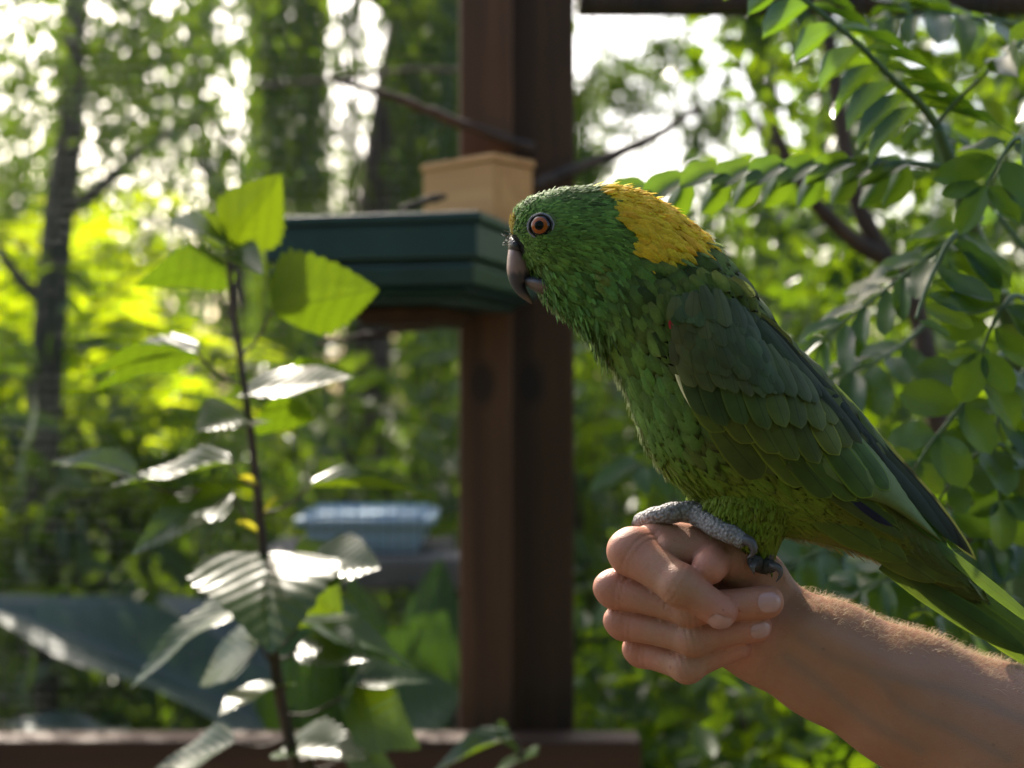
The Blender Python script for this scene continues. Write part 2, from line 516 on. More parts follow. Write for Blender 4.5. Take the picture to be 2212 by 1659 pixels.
# ------------------------------------------------------------------ aviary frame: post, rail, screen, tray, box, perches
DP = 1.60
kp = K1 * DP


def xz(px, py, D):
    p = P(px, py, D)
    return p[0], p[2]


x0, x1, x2 = xz(992, 0, DP)[0], xz(1108, 0, DP)[0], xz(1243, 0, DP)[0]
post = empty('wooden_post', (x1, DP, 0.0), 'thick brown stained timber post made of two boards, behind the parrot', 'post')
hz = 2.6
bm_ = box_mesh('board', x1 - x0, 0.09, hz, 0.004)
obj('board', bm_, M['post'], post, Matrix.Translation(((x0 + x1) / 2, DP + 0.045, hz / 2)))
bm_ = box_mesh('board', x2 - x1 + 0.02, 0.09, hz, 0.004)
obj('board', bm_, M['postd'], post, Matrix.Translation(((x1 + x2) / 2 - 0.01, DP + 0.075, hz / 2)))

zr = P(0, 1584, DP - 0.03)[2]
rail_root = empty('wooden_rail', (-0.3, DP - 0.02, zr - 0.05), 'brown horizontal timber rail running under the wire screen', 'rail')
rl = box_mesh('beam', 2.0, 0.05, 0.10, 0.003)
obj('beam', rl, M['rail'], rail_root, Matrix.Translation((-0.86, DP - 0.04, zr - 0.05)))
rb = box_mesh('beam', 1.4, 0.05, 0.085, 0.004)
tr_root = empty('wooden_beam', (0.5, 1.75, 0), 'dark brown beam crossing at the top of the post beneath the canopy', 'beam')
zt = P(0, -22, 1.72)[2]
tr_root.location.z = zt
obj('beam', rb, M['postd'], tr_root, Matrix.Translation((0.78, 1.74, zt + 0.02)))

# wire screen: square mesh, one joined part
DW = 1.655
pitch = 0.0120
wx = np.arange(-0.90, 0.90, pitch)
wz = np.arange(zr - 0.01, 2.05, pitch)
wr = 0.00048
mbv = []
mbq = []
nv = 0


def wires(n, a0, a1, axis):
    global nv
    m = 14
    t = np.linspace(0, 1, m)
    for c in n:
        wob = 0.0004 * np.sin(t * 9 + c * 300) + 0.0005 * rng.normal(0, 0.5)
        if axis == 'v':
            pts = np.stack([c + wob, DW + 0.0004 * np.sin(t * 40) + 0.006 * np.sin(c * 5) * np.sin(t * 3), a0 + (a1 - a0) * t], -1)
            o1, o2 = np.array([wr, 0, 0]), np.array([0, wr, 0])
        else:
            xx = a0 + (a1 - a0) * t
            pts = np.stack([xx, DW + 0.0009 + 0.006 * np.sin(xx * 5) * np.sin((c - 1.0) / 1.05 * 3), c + wob + 0.004 * np.sin(xx * 4)], -1)
            o1, o2 = np.array([0, 0, wr * 0.5]), np.array([0, wr * 0.5, 0])
        ring = np.stack([pts + o1, pts + o2, pts - o1, pts - o2], 1)
        mbv.append(ring.reshape(-1, 3))
        i = np.arange(m - 1)[:, None] * 4
        j = np.arange(4)[None, :]
        q = np.stack([i + j, i + (j + 1) % 4, i + 4 + (j + 1) % 4, i + 4 + j], -1).reshape(-1, 4) + nv
        mbq.append(q)
        nv += m * 4


wires(wx, zr - 0.01, 2.05, 'v')
wires(wz, -0.90, 0.90, 'h')
scr = empty('wire_screen', (0, DW, zr), 'fine square galvanised wire mesh stretched behind the leafy seedling', 'screen')
wo = obj('wires', mesh_np('wires', np.concatenate(mbv), np.concatenate(mbq)), M['wire'], scr)
tag(wo, kind='stuff')

# green plastic tray under the box
cA = P(1030, 500, 1.33)[:2]
cL = P(572, 500, 1.385)[:2]
dF = cL - cA
wF = np.linalg.norm(dF); dF = dF / wF
dS = np.array([-dF[1], dF[0]])
dS = dS if dS[1] > 0 else -dS
dpt = 0.27
kc = K1 * 1.33


def zc(py): return CAM_Z + (829.5 - py) * kc


tray = empty('feeder_tray', (cA[0], cA[1], zc(640)), 'dark green stepped plastic tray fixed to the post under a pine box', 'tray')
rzt = math.atan2(-dF[1], -dF[0])


def slab(name, ins, zlo, zhi, mat, bev=0.003, taper=0.0):
    wx_, dy_ = wF - 2 * ins, dpt - 2 * ins
    c = cA + dF * (wF / 2) + dS * (dpt / 2)
    me = box_mesh(name, wx_, dy_, zhi - zlo, bev)
    if taper:
        for v in me.vertices:
            if v.co.z < 0:
                v.co.x *= taper; v.co.y *= taper
    return obj(name, me, mat, tray, Matrix.Translation((c[0], c[1], (zlo + zhi) / 2)) @ Matrix.Rotation(rzt, 4, 'Z'))


slab('rim', -0.004, zc(478), zc(455), M['plast'])
slab('side_band', 0.0, zc(556), zc(479), M['plast'])
slab('groove', 0.008, zc(566), zc(555), M['plast'])
slab('lower_band', 0.004, zc(612), zc(567), M['plast'], 0.003, 0.985)
slab('base', 0.014, zc(650), zc(613), M['plast'], 0.004, 0.86)
slab('foot', 0.06, zc(690), zc(651), M['postd'], 0.004, 0.8)

# pine box standing on the tray
DB = 1.47
bA = P(1066, 400, DB - 0.03)[:2]
bL_ = P(914, 400, DB + 0.03)[:2]
bR = P(1146, 400, DB + 0.07)[:2]
f1 = (bL_ - bA); w1 = np.linalg.norm(f1); f1 = f1 / w1
f2 = np.array([-f1[1], f1[0]]); f2 = f2 if f2[1] > 0 else -f2
w2 = 0.065
zb0 = zc(455) + 0.001
zb1 = P(0, 352, DB - 0.02)[2]
box = empty('pine_box', (bA[0], bA[1], zb0), 'pale pine wooden box standing on the green tray by the post', 'box')
cB = bA + f1 * w1 / 2 + f2 * w2 / 2
rzb = math.atan2(-f1[1], -f1[0])
Bm = Matrix.Translation((cB[0], cB[1], 0)) @ Matrix.Rotation(rzb, 4, 'Z')
th = 0.009
hB = zb1 - zb0
for nme, sx, sy, ox, oy in (('panel', w1, th, 0, -w2 / 2 + th / 2), ('panel', w1, th, 0, w2 / 2 - th / 2),
                            ('panel', th, w2 - 2 * th, -w1 / 2 + th / 2, 0), ('panel', th, w2 - 2 * th, w1 / 2 - th / 2, 0)):
    obj(nme, box_mesh(nme, sx, sy, hB, 0.0012), M['pine'], box, Bm @ Matrix.Translation((ox, oy, zb0 + hB / 2)))
obj('lid', box_mesh('lid', w1 + 0.004, w2 + 0.004, 0.007, 0.0012), M['pine'], box, Bm @ Matrix.Translation((0, 0, zb1 + 0.0036)) @ Matrix.Rotation(R(-1.5), 4, 'Y'))


def stick(name, pts, r0, r1, label, mat='bark', n=8, cat='branch', knots=True):
    pts = spline(np.array([P(*p) for p in pts]), 22)
    rr = np.linspace(r0, r1, 22) * (1 + (0.12 * rng.normal(size=22) if knots else 0))
    pts = pts + rng.normal(0, r0 * 0.18, pts.shape)
    b = MB(); b.tube(pts, rr, n)
    o = obj(name, b.mesh(name), M[mat])
    return tag(o, label, cat)


stick('perch_branch', [(714, 168, 1.5), (850, 210, 1.53), (1000, 268, 1.57), (1150, 322, 1.6)], 0.0032, 0.0065, 'thin brown diagonal branch leaning against the post above the pine box', cat='branch')
stick('perch_branch', [(1150, 400, 1.58), (1250, 362, 1.62), (1380, 312, 1.68), (1505, 238, 1.75)], 0.0065, 0.0055, 'reddish brown branch rising beside the post away from the pine box', cat='branch')
stick('dry_twig', [(560, 186, 2.2), (640, 178, 2.2), (720, 170, 2.2), (900, 150, 2.2), (1100, 160, 2.2)], 0.004, 0.003, 'pale dry horizontal twig behind the screen above the seedling', cat='twig')
stick('dry_twig', [(940, 703, 1.55), (850, 715, 1.57), (690, 742, 1.6)], 0.0045, 0.003, 'grey knobbly dry twig hanging under the green tray', cat='twig')
stick('dry_twig', [(958, 424, 1.41), (915, 434, 1.40), (868, 453, 1.40)], 0.004, 0.003, 'short reddish twig lying on the tray beside the pine box', cat='twig')

# pale blue tub behind the screen
DT = 2.3
tub = empty('plastic_tub', P(800, 1185, DT), 'pale blue plastic tub on a grey slab behind the wire screen', 'tub')
tc_ = P(800, 1140, DT)
bm = bmesh.new()
wT = 250 * K1 * DT; hT = 82 * K1 * DT
bmesh.ops.create_cube(bm, size=1.0)
for v in bm.verts:
    s_ = 1.0 if v.co.z > 0 else 0.86
    v.co = Vector((v.co.x * wT * s_, v.co.y * 0.18 * s_, v.co.z * hT))
top = [f for f in bm.faces if f.normal.z > 0.9 or sum(v.co.z for v in f.verts) / 4 > hT * 0.49]
r_ = bmesh.ops.inset_region(bm, faces=top, thickness=0.008)
for f in top:
    for v in f.verts: v.co.z -= hT * 0.8
me = bpy.data.meshes.new('tub_shell'); bm.to_mesh(me); bm.free()
obj('tub_shell', me, M['tub'], tub, Matrix.Translation(tc_))
me = box_mesh('tub_rim', wT + 0.03, 0.2, 0.012, 0.004)
obj('tub_rim', me, M['tub'], tub, Matrix.Translation(tc_ + np.array([0, 0, hT / 2 - 0.012])))
M['stone'] = simple_mat('grey_stone', (0.12, 0.11, 0.10), 0.85, 0.3, 20, bump=0.5)
stand = empty('garden_stand', (P(850, 0, DT)[0], DT + 0.02, 0.0), 'rough garden stand with a grey slab top carrying the pale blue tub', 'stand')
obj('slab', box_mesh('slab', 0.42, 0.30, 0.05, 0.01), M['stone'], stand, Matrix.Translation(P(850, 1214, DT + 0.02)))
for sx in (-0.13, 0.13):
    b = MB()
    b.tube([P(850, 1212, DT + 0.02) + np.array([sx, 0, -0.02]), np.array([P(850, 0, DT + .02)[0] + sx, DT + 0.02, 0.0])], [0.03, 0.035], 10)
    obj('leg', b.mesh('leg'), M['bark'], stand)

# added sandy slab below view, put in for warm light bounced upward
M['sand'] = simple_mat('bounce_sand', (0.10, 0.075, 0.05), 0.9, 0.3, 6, bump=0.6)
fl = box_mesh('bounce_floor', 9.0, 5.5, 0.06, 0.01)
flo = obj('bounce_floor', fl, M['sand'], None, Matrix.Translation((0, -1.15, 0.045)))
tag(flo, 'added unseen sandy slab bouncing warm light up from below the plants', 'bounce_floor', kind='structure')

# ------------------------------------------------------------------ leaf shapes
def leaf_geo(prof, nx=10, ny=4, fold=0.25, droop=0.15, wave=0.0, serr=0.0, seed=0):
    """unit leaf along +X, width +-0.5 along Y, upper side +Z; returns v, q, uv"""
    r = np.random.default_rng(seed)
    xs = np.linspace(0, 1, nx + 1)
    wv = np.interp(xs, [p[0] for p in prof], [p[1] for p in prof])
    if serr:
        wv = wv * (1 + serr * (np.arange(nx + 1) % 2 - 0.5) * ((xs > 0.15) & (xs < 0.97)))
    ts = np.linspace(-1, 1, 2 * ny + 1)
    ph = r.uniform(0, 6, 3)
    v, uv = [], []
    for i, x in enumerate(xs):
        for t in ts:
            y = 0.5 * t * wv[i]
            z = fold * abs(y) - droop * x * x + wave * abs(t) ** 1.5 * math.sin(x * 9 + ph[0] + (2 if t > 0 else 0)) * wv[i]
            z -= 0.25 * fold * t * t * wv[i] * 0.5
            v.append((x, y, z)); uv.append((x, 0.5 + y))
    m = len(ts)
    q = [[i * m + j, (i + 1) * m + j, (i + 1) * m + j + 1, i * m + j + 1] for i in range(nx) for j in range(m - 1)]
    return np.array(v), np.array(q), np.array(uv)


HIB = [(0, 0.12), (0.06, 0.55), (0.18, 0.9), (0.32, 1.0), (0.5, 0.86), (0.7, 0.55), (0.88, 0.24), (1, 0.0)]
OVAL = [(0, 0.05), (0.06, 0.4), (0.2, 0.8), (0.45, 1.0), (0.7, 0.92), (0.88, 0.62), (0.97, 0.28), (1, 0.0)]
BROAD = [(0, 0.3), (0.08, 0.8), (0.3, 1.0), (0.6, 0.86), (0.85, 0.45), (1, 0.0)]


def leaf_mesh(name, *a, **k):
    v, q, uv = leaf_geo(*a, **k)
    return mesh_np(name, v, q, uv)


def leaf_matrix(B, T, width, roll=0.0, up=(0, 0, 1), zs=1.0):
    B, T = np.asarray(B, float), np.asarray(T, float)
    Ld = np.linalg.norm(T - B)
    x = (T - B) / Ld
    u = np.asarray(up, float)
    n = u - x * u.dot(x)
    if np.linalg.norm(n) < 1e-3:
        n = np.array([0, -1.0, 0]) - x * (-x[1])
    n = nrm(n)
    y = np.cross(n, x)
    sg = 1.0 if y[1] <= 0 else -1.0        # positive roll turns the upper side towards the aisle
    c, s = math.cos(R(roll)), math.sin(R(roll)) * sg
    n2 = n * c + y * s
    y2 = np.cross(n2, x)
    m = Matrix.Identity(4)
    for i in range(3):
        m[i][0] = x[i] * Ld; m[i][1] = y2[i] * width; m[i][2] = n2[i] * Ld * zs; m[i][3] = B[i]
    return m


# ------------------------------------------------------------------ seedling at the left (serrated, glossy leaves)
hib_meshes = [leaf_mesh('leaf', HIB, 22, 3, f, d, w_, 0.10, sd) for f, d, w_, sd in ((0.35, 0.10, 0.02, 1), (0.15, 0.22, 0.035, 2), (0.5, 0.05, 0.03, 3), (0.25, -0.08, 0.03, 4))]
DH = 1.22
hib = empty('hibiscus_seedling', (P(650, 1659, DH)[0], DH, 0.0), 'upright leafy seedling with a dark stem and glossy toothed leaves before the screen', 'plant')
b = MB()
sp_ = spline(np.array([[P(660, 1659, DH)[0] + 0.05, DH, 0.0], [P(665, 1800, DH)[0] + 0.01, DH, P(0, 1900, DH)[2]], P(640, 1665, DH), P(605, 1500, DH), P(583, 1350, DH), P(570, 1200, DH), P(558, 1080, DH), P(545, 960, DH), P(530, 850, DH), P(511, 720, DH), P(497, 610, DH), P(492, 520, DH)]), 70)
b.tube(sp_, np.linspace(0.0062, 0.0019, 70), 10)
obj('stem', b.mesh('stem'), M['stem'], hib)
# base, tip, depth offsets of base and tip, width in picture units, roll, mesh, petiole start
HL = [
((497, 528), (612, 372), 0, -0.02, 135, -70, 0, None),
    ((492, 512), (398, 466), 0.01, 0.03, 70, -50, 1, None),
    ((492, 520), (358, 492), 0, -0.06, 120, 30, 3, None),
    ((500, 582), (316, 585), 0.0, 0.05, 110, -45, 1, (503, 640)),
    ((478, 555), (562, 572), 0.0, -0.07, 90, 20, 0, None),
    ((500, 520), (545, 560), 0.0, 0.05, 80, 30, 1, None),
    ((588, 672), (822, 618), -0.07, -0.10, 175, -58, 2, (532, 760)),
    ((424, 762), (165, 790), 0.0, 0.05, 120, 14, 0, (503, 842)),
    ((424, 764), (215, 800), 0.02, 0.06, 80, -32, 1, (503, 842)),
    ((515, 856), (768, 838), 0.0, -0.05, 150, 25, 3, None),
    ((610, 835), (755, 800), 0.03, 0.06, 110, -25, 2, (540, 860)),
    ((545, 905), (428, 915), 0.0, -0.07, 130, 22, 0, None),
    ((556, 905), (670, 888), 0.0, 0.04, 110, -50, 1, None),
    ((498, 998), (252, 1068), 0.0, 0.03, 120, 18, 3, (552, 1045)),
    ((500, 1066), (272, 1158), 0.0, -0.04, 130, 28, 1, (556, 1150)),
    ((292, 1032), (100, 980), -0.02, 0.02, 80, 20, 0, (430, 1060)),
    ((670, 1052), (938, 1044), 0.0, 0.02, 130, 4, 0, (573, 1112)),
    ((572, 1196), (585, 1335), 0.0, -0.13, 260, 0, 1, None),
    ((665, 1222), (830, 1240), 0.0, -0.05, 150, 35, 3, (577, 1260)),
    ((640, 1225), (770, 1165), 0.03, 0.06, 90, 25, 0, (577, 1260)),
    ((548, 1288), (252, 1432), 0.0, -0.03, 120, 16, 1, (582, 1345)),
    ((560, 1300), (455, 1262), 0.02, 0.05, 90, 25, 0, (582, 1345)),
    ((650, 1342), (918, 1400), 0.0, 0.0, 120, 10, 1, (590, 1395)),
    ((560, 1388), (402, 1455), 0.0, 0.03, 150, 42, 1, (592, 1430)),
    ((655, 1385), (800, 1438), 0.0, -0.04, 110, 30, 3, (593, 1420)),
    ((618, 1478), (470, 1502), 0.0, -0.06, 130, -8, 1, (603, 1490)),
    ((735, 1508), (930, 1590), 0.0, 0.02, 190, 42, 1, (622, 1545)),
    ((765, 1478), (932, 1456), 0.02, 0.04, 110, 15, 0, (735, 1510)),
    ((505, 1604), (345, 1672), 0.0, 0.02, 130, 25, 3, (622, 1602)),
    ((605, 1622), (795, 1622), 0.0, -0.05, 140, 18, 0, None),
    ((745, 1640), (890, 1672), 0.0, 0.02, 150, 28, 1, (640, 1655)),
    ((525, 1380), (600, 1372), 0.01, -0.06, 90, 25, 0, None),
    ((640, 1250), (720, 1330), 0.06, 0.10, 170, -75, 1, None),
]
for (bp_, tp_, db, dt, wd, roll, mi, pet) in HL:
    B, T = P(*bp_, DH + db), P(*tp_, DH + dt)
    obj('leaf', hib_meshes[mi], M['hib'], hib, leaf_matrix(B, T, wd * 1.2 * K1 * DH, roll + rng.normal(0, 3)))
    if pet:
        j = int(np.argmin(np.abs(sp_[:, 2] - P(*pet, DH)[2])))
        S = sp_[j] if abs(project(sp_[j])[0] - pet[0]) < 60 else P(*pet, DH)
        mid = (S + B) / 2 + np.array([0, 0, -0.006])
        b = MB(); b.tube(spline([S, mid, B], 9), np.linspace(0.0016, 0.0011, 9), 6)
        obj('petiole', b.mesh('petiole'), M['stem'], hib)
bud = leaf_mesh('stipule', OVAL, 8, 2, 0.3, 0.3, 0, 0, 5)
M['stip'] = leaf_mat('stipule', (0.2, 0.25, 0.02), (0.25, 0.28, 0.02), (0.7, 0.7, 0.05), 0.5, 0.4, 0.4, veins=False)
for (a, c) in (((556, 1046), (524, 1026)), ((574, 1106), (588, 1070)), ((556, 1150), (522, 1122))):
    obj('stipule', bud, M['stip'], hib, leaf_matrix(P(*a, DH - .004), P(*c, DH - 0.015), 22 * K1 * DH, 60))

# second low plant at the rail
hib2 = empty('low_leafy_shoot', (P(1080, 1659, 1.3)[0], 1.3, 0.0), 'low shoot with narrow grey-green leaves in front of the rail under the post', 'plant')
b = MB(); b.tube(spline([[P(1100, 1659, 1.3)[0], 1.3, 0.0], [P(1110, 1659, 1.3)[0], 1.3, 0.6], P(1130, 1720, 1.3), P(1120, 1640, 1.3)], 20), np.linspace(0.005, 0.0018, 20), 8)
obj('stem', b.mesh('stem'), M['stem'], hib2)
for (bp_, tp_, db, dt, wd, roll, mi) in (((1108, 1592), (918, 1660), 0, 0.02, 90, 20, 0), ((1080, 1598), (1138, 1592), 0.0, 0.06, 90, 50, 1), ((1120, 1640), (1165, 1640), 0, -0.05, 80, 25, 3), ((1118, 1645), (1040, 1662), 0, 0.05, 80, 30, 1)):
    obj('leaf', hib_meshes[mi], M['hib'], hib2, leaf_matrix(P(*bp_, 1.3 + db), P(*tp_, 1.3 + dt), wd * K1 * 1.3, roll))
b = MB(); b.tube(spline([P(1120, 1640, 1.3), P(1122, 1615, 1.3), P(1108, 1592, 1.3)], 8), 0.0015, 6)
obj('petiole', b.mesh('petiole'), M['stem'], hib2)

# ------------------------------------------------------------------ parrot
D0 = 0.70
k0 = K1 * D0


def Q(px, py, dy=0.0):
    """point in the parrot's own plane, dy metres further from the camera"""
    return np.array([(px - 1106.0) * k0, D0 + dy, CAM_Z + (829.5 - py) * k0])


class Loft:
    """closed body of elliptic sections; rows: dorsal x,y, ventral x,y, half width in metres"""
    def __init__(s, rows, dy=0.0, n=240, sq=1.0):
        r = np.asarray(rows, float)
        ctr = np.concatenate([(r[:, :2] + r[:, 2:4]) / 2, r], 1)
        d = spline(r, n)
        s.n = n
        s.d = np.stack([Q(a, b, dy) for a, b in d[:, :2]])
        s.v = np.stack([Q(a, b, dy) for a, b in d[:, 2:4]])
        s.w = np.maximum(d[:, 4], 0.0004)
        s.c = (s.d + s.v) / 2
        s.h = (s.d - s.v) / 2

    def at(s, u, th):
        """u in 0..1, th: 0 dorsal, pi/2 camera side, pi ventral"""
        f = np.clip(np.asarray(u) * (s.n - 1), 0, s.n - 1.001)
        i = f.astype(int); f = (f - i)[..., None]
        c = s.c[i] * (1 - f) + s.c[i + 1] * f
        h = s.h[i] * (1 - f) + s.h[i + 1] * f
        wd = s.w[i] * (1 - f[..., 0]) + s.w[i + 1] * f[..., 0]
        ct, st = np.cos(th)[..., None], np.sin(th)
        p = c + h * ct
        p = p + np.stack([np.zeros_like(wd), -wd * st, np.zeros_like(wd)], -1)
        return p

    def frame(s, u, th):
        e = 0.004
        p = s.at(u, th)
        du = s.at(np.clip(u + e, 0, 1), th) - s.at(np.clip(u - e, 0, 1), th)
        dt = s.at(u, th + 0.02) - s.at(u, th - 0.02)
        n = nrm(np.cross(du, dt))
        # outward
        out = p - s.at(u, th + math.pi)
        n = np.where((n * out).sum(-1, keepdims=True) < 0, -n, n)
        return p, nrm(du), n

    def grid(s, nu=90, nt=40):
        u = np.linspace(0, 1, nu); t = np.linspace(0, 2 * math.pi, nt, endpoint=False)
        U, T = np.meshgrid(u, t, indexing='ij')
        v = s.at(U, T).reshape(-1, 3)
        q = [[i * nt + j, i * nt + (j + 1) % nt, (i + 1) * nt + (j + 1) % nt, (i + 1) * nt + j] for i in range(nu - 1) for j in range(nt)]
        v = np.concatenate([v, v[:nt].mean(0, keepdims=True), v[-nt:].mean(0, keepdims=True)])
        t3 = [[nu * nt, (j + 1) % nt, j] for j in range(nt)] + [[nu * nt + 1, (nu - 1) * nt + j, (nu - 1) * nt + (j + 1) % nt] for j in range(nt)]
        return v, np.array(q), np.array(t3)


BODY = [
    (1101, 492, 1106, 538, 0.0030), (1106, 470, 1124, 556, 0.0085), (1122, 447, 1147, 586, 0.0140), (1150, 428, 1172, 622, 0.0185),
    (1195, 413, 1205, 655, 0.0215), (1250, 406, 1236, 678, 0.0228), (1310, 407, 1264, 702, 0.0232), (1372, 422, 1292, 733, 0.0236), (1434, 452, 1318, 772, 0.025),
    (1492, 495, 1343, 822, 0.028), (1552, 552, 1370, 885, 0.032), (1612, 632, 1400, 960, 0.036), (1682, 722, 1450, 1028, 0.039),
    (1762, 805, 1530, 1090, 0.039), (1842, 895, 1620, 1132, 0.036), (1912, 985, 1712, 1156, 0.030), (1965, 1070, 1806, 1178, 0.023),
    (2015, 1142, 1900, 1208, 0.016), (2062, 1205, 1985, 1248, 0.011), (2110, 1265, 2065, 1290, 0.006)]
body = Loft(BODY)
THIGH = [(1740, 1000, 1540, 1000, 0.018), (1735, 1045, 1524, 1048, 0.0235), (1715, 1095, 1522, 1092, 0.024), (1695, 1132, 1540, 1126, 0.021), (1682, 1162, 1568, 1156, 0.0165), (1672, 1185, 1592, 1180, 0.011), (1662, 1204, 1610, 1202, 0.007)]
thigh_n = Loft([(a, b_, c, d, e * 0.85) for a, b_, c, d, e in THIGH], -0.007)
thigh_f = Loft([(a - 70, b - 22, c - 20, d - 22, e * 0.9) for a, b, c, d, e in THIGH], 0.016)

parrot = empty('parrot', Q(1600, 1190), 'green parrot with a yellow nape and orange eye perched on the fist', 'parrot')
mb = MB()
for lf, nu in ((body, 120), (thigh_n, 40), (thigh_f, 40)):
    v, q, t = lf.grid(nu, 40); mb.add(v, q, t)
tmp = bpy.data.objects.new('tmp', mb.mesh('tmp')); col.objects.link(tmp)
md = tmp.modifiers.new('r', 'REMESH'); md.mode = 'VOXEL'; md.voxel_size = 0.0016
dg = bpy.context.evaluated_depsgraph_get()
body_me = bpy.data.meshes.new_from_object(tmp.evaluated_get(dg)); body_me.name = 'body'
bpy.data.objects.remove(tmp)
for p_ in body_me.polygons: p_.use_smooth = True
M['skinb'] = simple_mat('feather_base', (0.08, 0.125, 0.020), 0.7, 0.3, 200)
body_me.materials.clear()
obj('body', body_me, M['skinb'], parrot)


# --- pigment map of the plumage in the picture's own units
def poly_in(pt, poly):
    x, y = pt[:, 0], pt[:, 1]
    ins = np.zeros(len(pt), bool)
    n = len(poly)
    for i in range(n):
        x1_, y1_ = poly[i]; x2_, y2_ = poly[(i + 1) % n]
        c = ((y1_ > y) != (y2_ > y)) & (x < (x2_ - x1_) * (y - y1_) / (y2_ - y1_ + 1e-9) + x1_)
        ins ^= c
    return ins


YEL = [(1283, 380), (1400, 380), (1480, 430), (1530, 500), (1500, 532), (1455, 548), (1398, 568), (1362, 552), (1350, 500), (1322, 470), (1310, 440)]
LORE = [(1070, 515), (1112, 512), (1128, 530), (1130, 548), (1105, 552), (1080, 548)]
FORE = [(1070, 455), (1103, 455), (1110, 480), (1106, 512), (1080, 515)]


def smooth01(a, b, x):
    t = np.clip((x - a) / (b - a), 0, 1)
    return t * t * (3 - 2 * t)


def mixa(a, b, t):
    return a * (1 - t[:, None]) + np.asarray(b) * t[:, None]


prng = np.random.default_rng(91)


def pigment(pp):
    """-> rgb, edge, length px, width px, lift"""
    x, y = pp[:, 0].copy(), pp[:, 1].copy()
    nz = 9 * np.sin(x * 0.11 + y * 0.05) + 7 * np.sin(y * 0.13 - x * 0.07)
    n = len(pp)
    c = np.tile(np.array([0.165, 0.305, 0.052]), (n, 1))
    # along the neck: distance from the face
    s = (x - 1100) * 0.86 + (y - 520) * 0.5
    cheek = smooth01(540, 640, y)
    c = mixa(c, (0.145, 0.330, 0.085), cheek)
    crown = smooth01(470, 420, y) * smooth01(1150, 1230, x)
    c = mixa(c, (0.125, 0.205, 0.040), crown)
    neck = smooth01(190, 300, s + nz)
    c = mixa(c, (0.150, 0.230, 0.040), neck)
    breast = smooth01(1440, 1360, x - (y - 700) * 0.25) * smooth01(690, 800, y)
    c = mixa(c, (0.155, 0.290, 0.050), breast)
    belly = smooth01(900, 1040, y + nz)
    c = mixa(c, (0.260, 0.360, 0.035), belly)
    vent = smooth01(1660, 1760, x) * smooth01(1020, 1080, y)
    c = mixa(c, (0.210, 0.250, 0.028), vent)
    back = smooth01(1490, 1560, x - (y - 520) * 0.6) * smooth01(480, 540, y)
    c = mixa(c, (0.105, 0.140, 0.028), back)
    yl = poly_in(pp + np.stack([nz * 0.6, nz * 0.5], -1) + prng.normal(0, 6.5, pp.shape), YEL)
    c[yl] = (1.0, 0.64, 0.03)
    lo = poly_in(pp, LORE); c[lo] = (0.02, 0.018, 0.018)
    fo = poly_in(pp, FORE); c[fo] = (0.50, 0.36, 0.02)
    ch = ((x - 1278) / 14) ** 2 + ((y - 590) / 22) ** 2 < 1
    c[ch] = c[ch] * 0.5 + np.array([0.13, 0.11, 0.02])
    edge = 0.22 + 0.80 * neck + 0.35 * crown
    edge = np.clip(edge * 0.8 * (1 - 0.85 * breast) * (1 - 0.97 * belly), 0, 1); edge[yl] = 0.0
    face = smooth01(150, 30, s)
    Lp = 30 + 16 * cheek + 32 * neck - 12 * face
    Lp = Lp - 12 * belly - 16 * breast * (1 - belly); Wp = 9.5 + 2.5 * cheek + 28 * neck - 4 * face
    Wp = Wp - 28 * belly * neck
    Wp = np.maximum(Wp - 16 * breast * neck, 6)
    Lp[yl] = 44; Wp[yl] = 12
    Lp[lo] = 10; Wp[lo] = 3
    Lp[fo] = 14; Wp[fo] = 4
    lift = 0.22 + 0.30 * cheek * (1 - neck) + 0.16 * yl + 0.10 * neck - 0.26 * belly - 0.08 * breast * (1 - belly)
    Wp = Wp * (1 - 0.25 * belly); lift = np.maximum(lift, 0.06)
    return c, edge, Lp, Wp, lift


def feather_batch(p, t, n, Lm, Wm, lift, rgb, edge, seed, drop=0.0):
    """builds many feathers at once; p root, t direction, n outward normal"""
    r = np.random.default_rng(seed)
    m = len(p)
    b_ = np.cross(n, t)
    xs = np.array([0.0, 0.3, 0.6, 0.82, 0.95, 1.0])
    ws = np.array([0.35, 0.85, 1.0, 0.85, 0.5, 0.08])
    cl = np.array([-1.0, 0.0, 1.0])
    U, T = np.meshgrid(xs, cl, indexing='ij')
    Wd = np.repeat(ws[:, None], 3, 1)
    U, T, Wd = U.ravel(), T.ravel(), Wd.ravel()
    hgt = lift[:, None] * U[None] * Lm[:, None] - (lift * 0.9)[:, None] * (U[None] ** 2.2) * Lm[:, None]
    hgt = hgt + 0.10 * Lm[:, None] * lift[:, None] - 0.22 * Wm[:, None] * np.abs(T)[None] * Wd[None]
    side = 0.5 * T[None] * Wd[None] * Wm[:, None] + (r.normal(0, 0.10, m)[:, None]) * (U[None] ** 2) * Lm[:, None]
    sweep = -0.10 * np.abs(T)[None] * Lm[:, None] * (U[None] > 0.5)
    v = p[:, None, :] + t[:, None, :] * (U[None] * Lm[:, None] + sweep)[..., None] + b_[:, None, :] * side[..., None] + n[:, None, :] * hgt[..., None]
    q1 = []
    for i in range(len(xs) - 1):
        for j in range(2):
            a = i * 3 + j
            q1.append([a, a + 3, a + 4, a + 1])
    q1 = np.array(q1)
    nvf = len(U)
    q = (q1[None] + (np.arange(m) * nvf)[:, None, None]).reshape(-1, 4)
    uv = np.tile(np.stack([U, 0.5 + 0.5 * T * Wd], -1)[None], (m, 1, 1)).reshape(-1, 2)
    cc = np.concatenate([np.repeat(rgb[:, None, :], nvf, 1), np.repeat(edge[:, None, None], nvf, 1)], -1).reshape(-1, 4)
    return v.reshape(-1, 3), q, uv, cc


EYE_PX = (1170, 488)
parts_v, parts_q, parts_uv, parts_c, off = [], [], [], [], 0


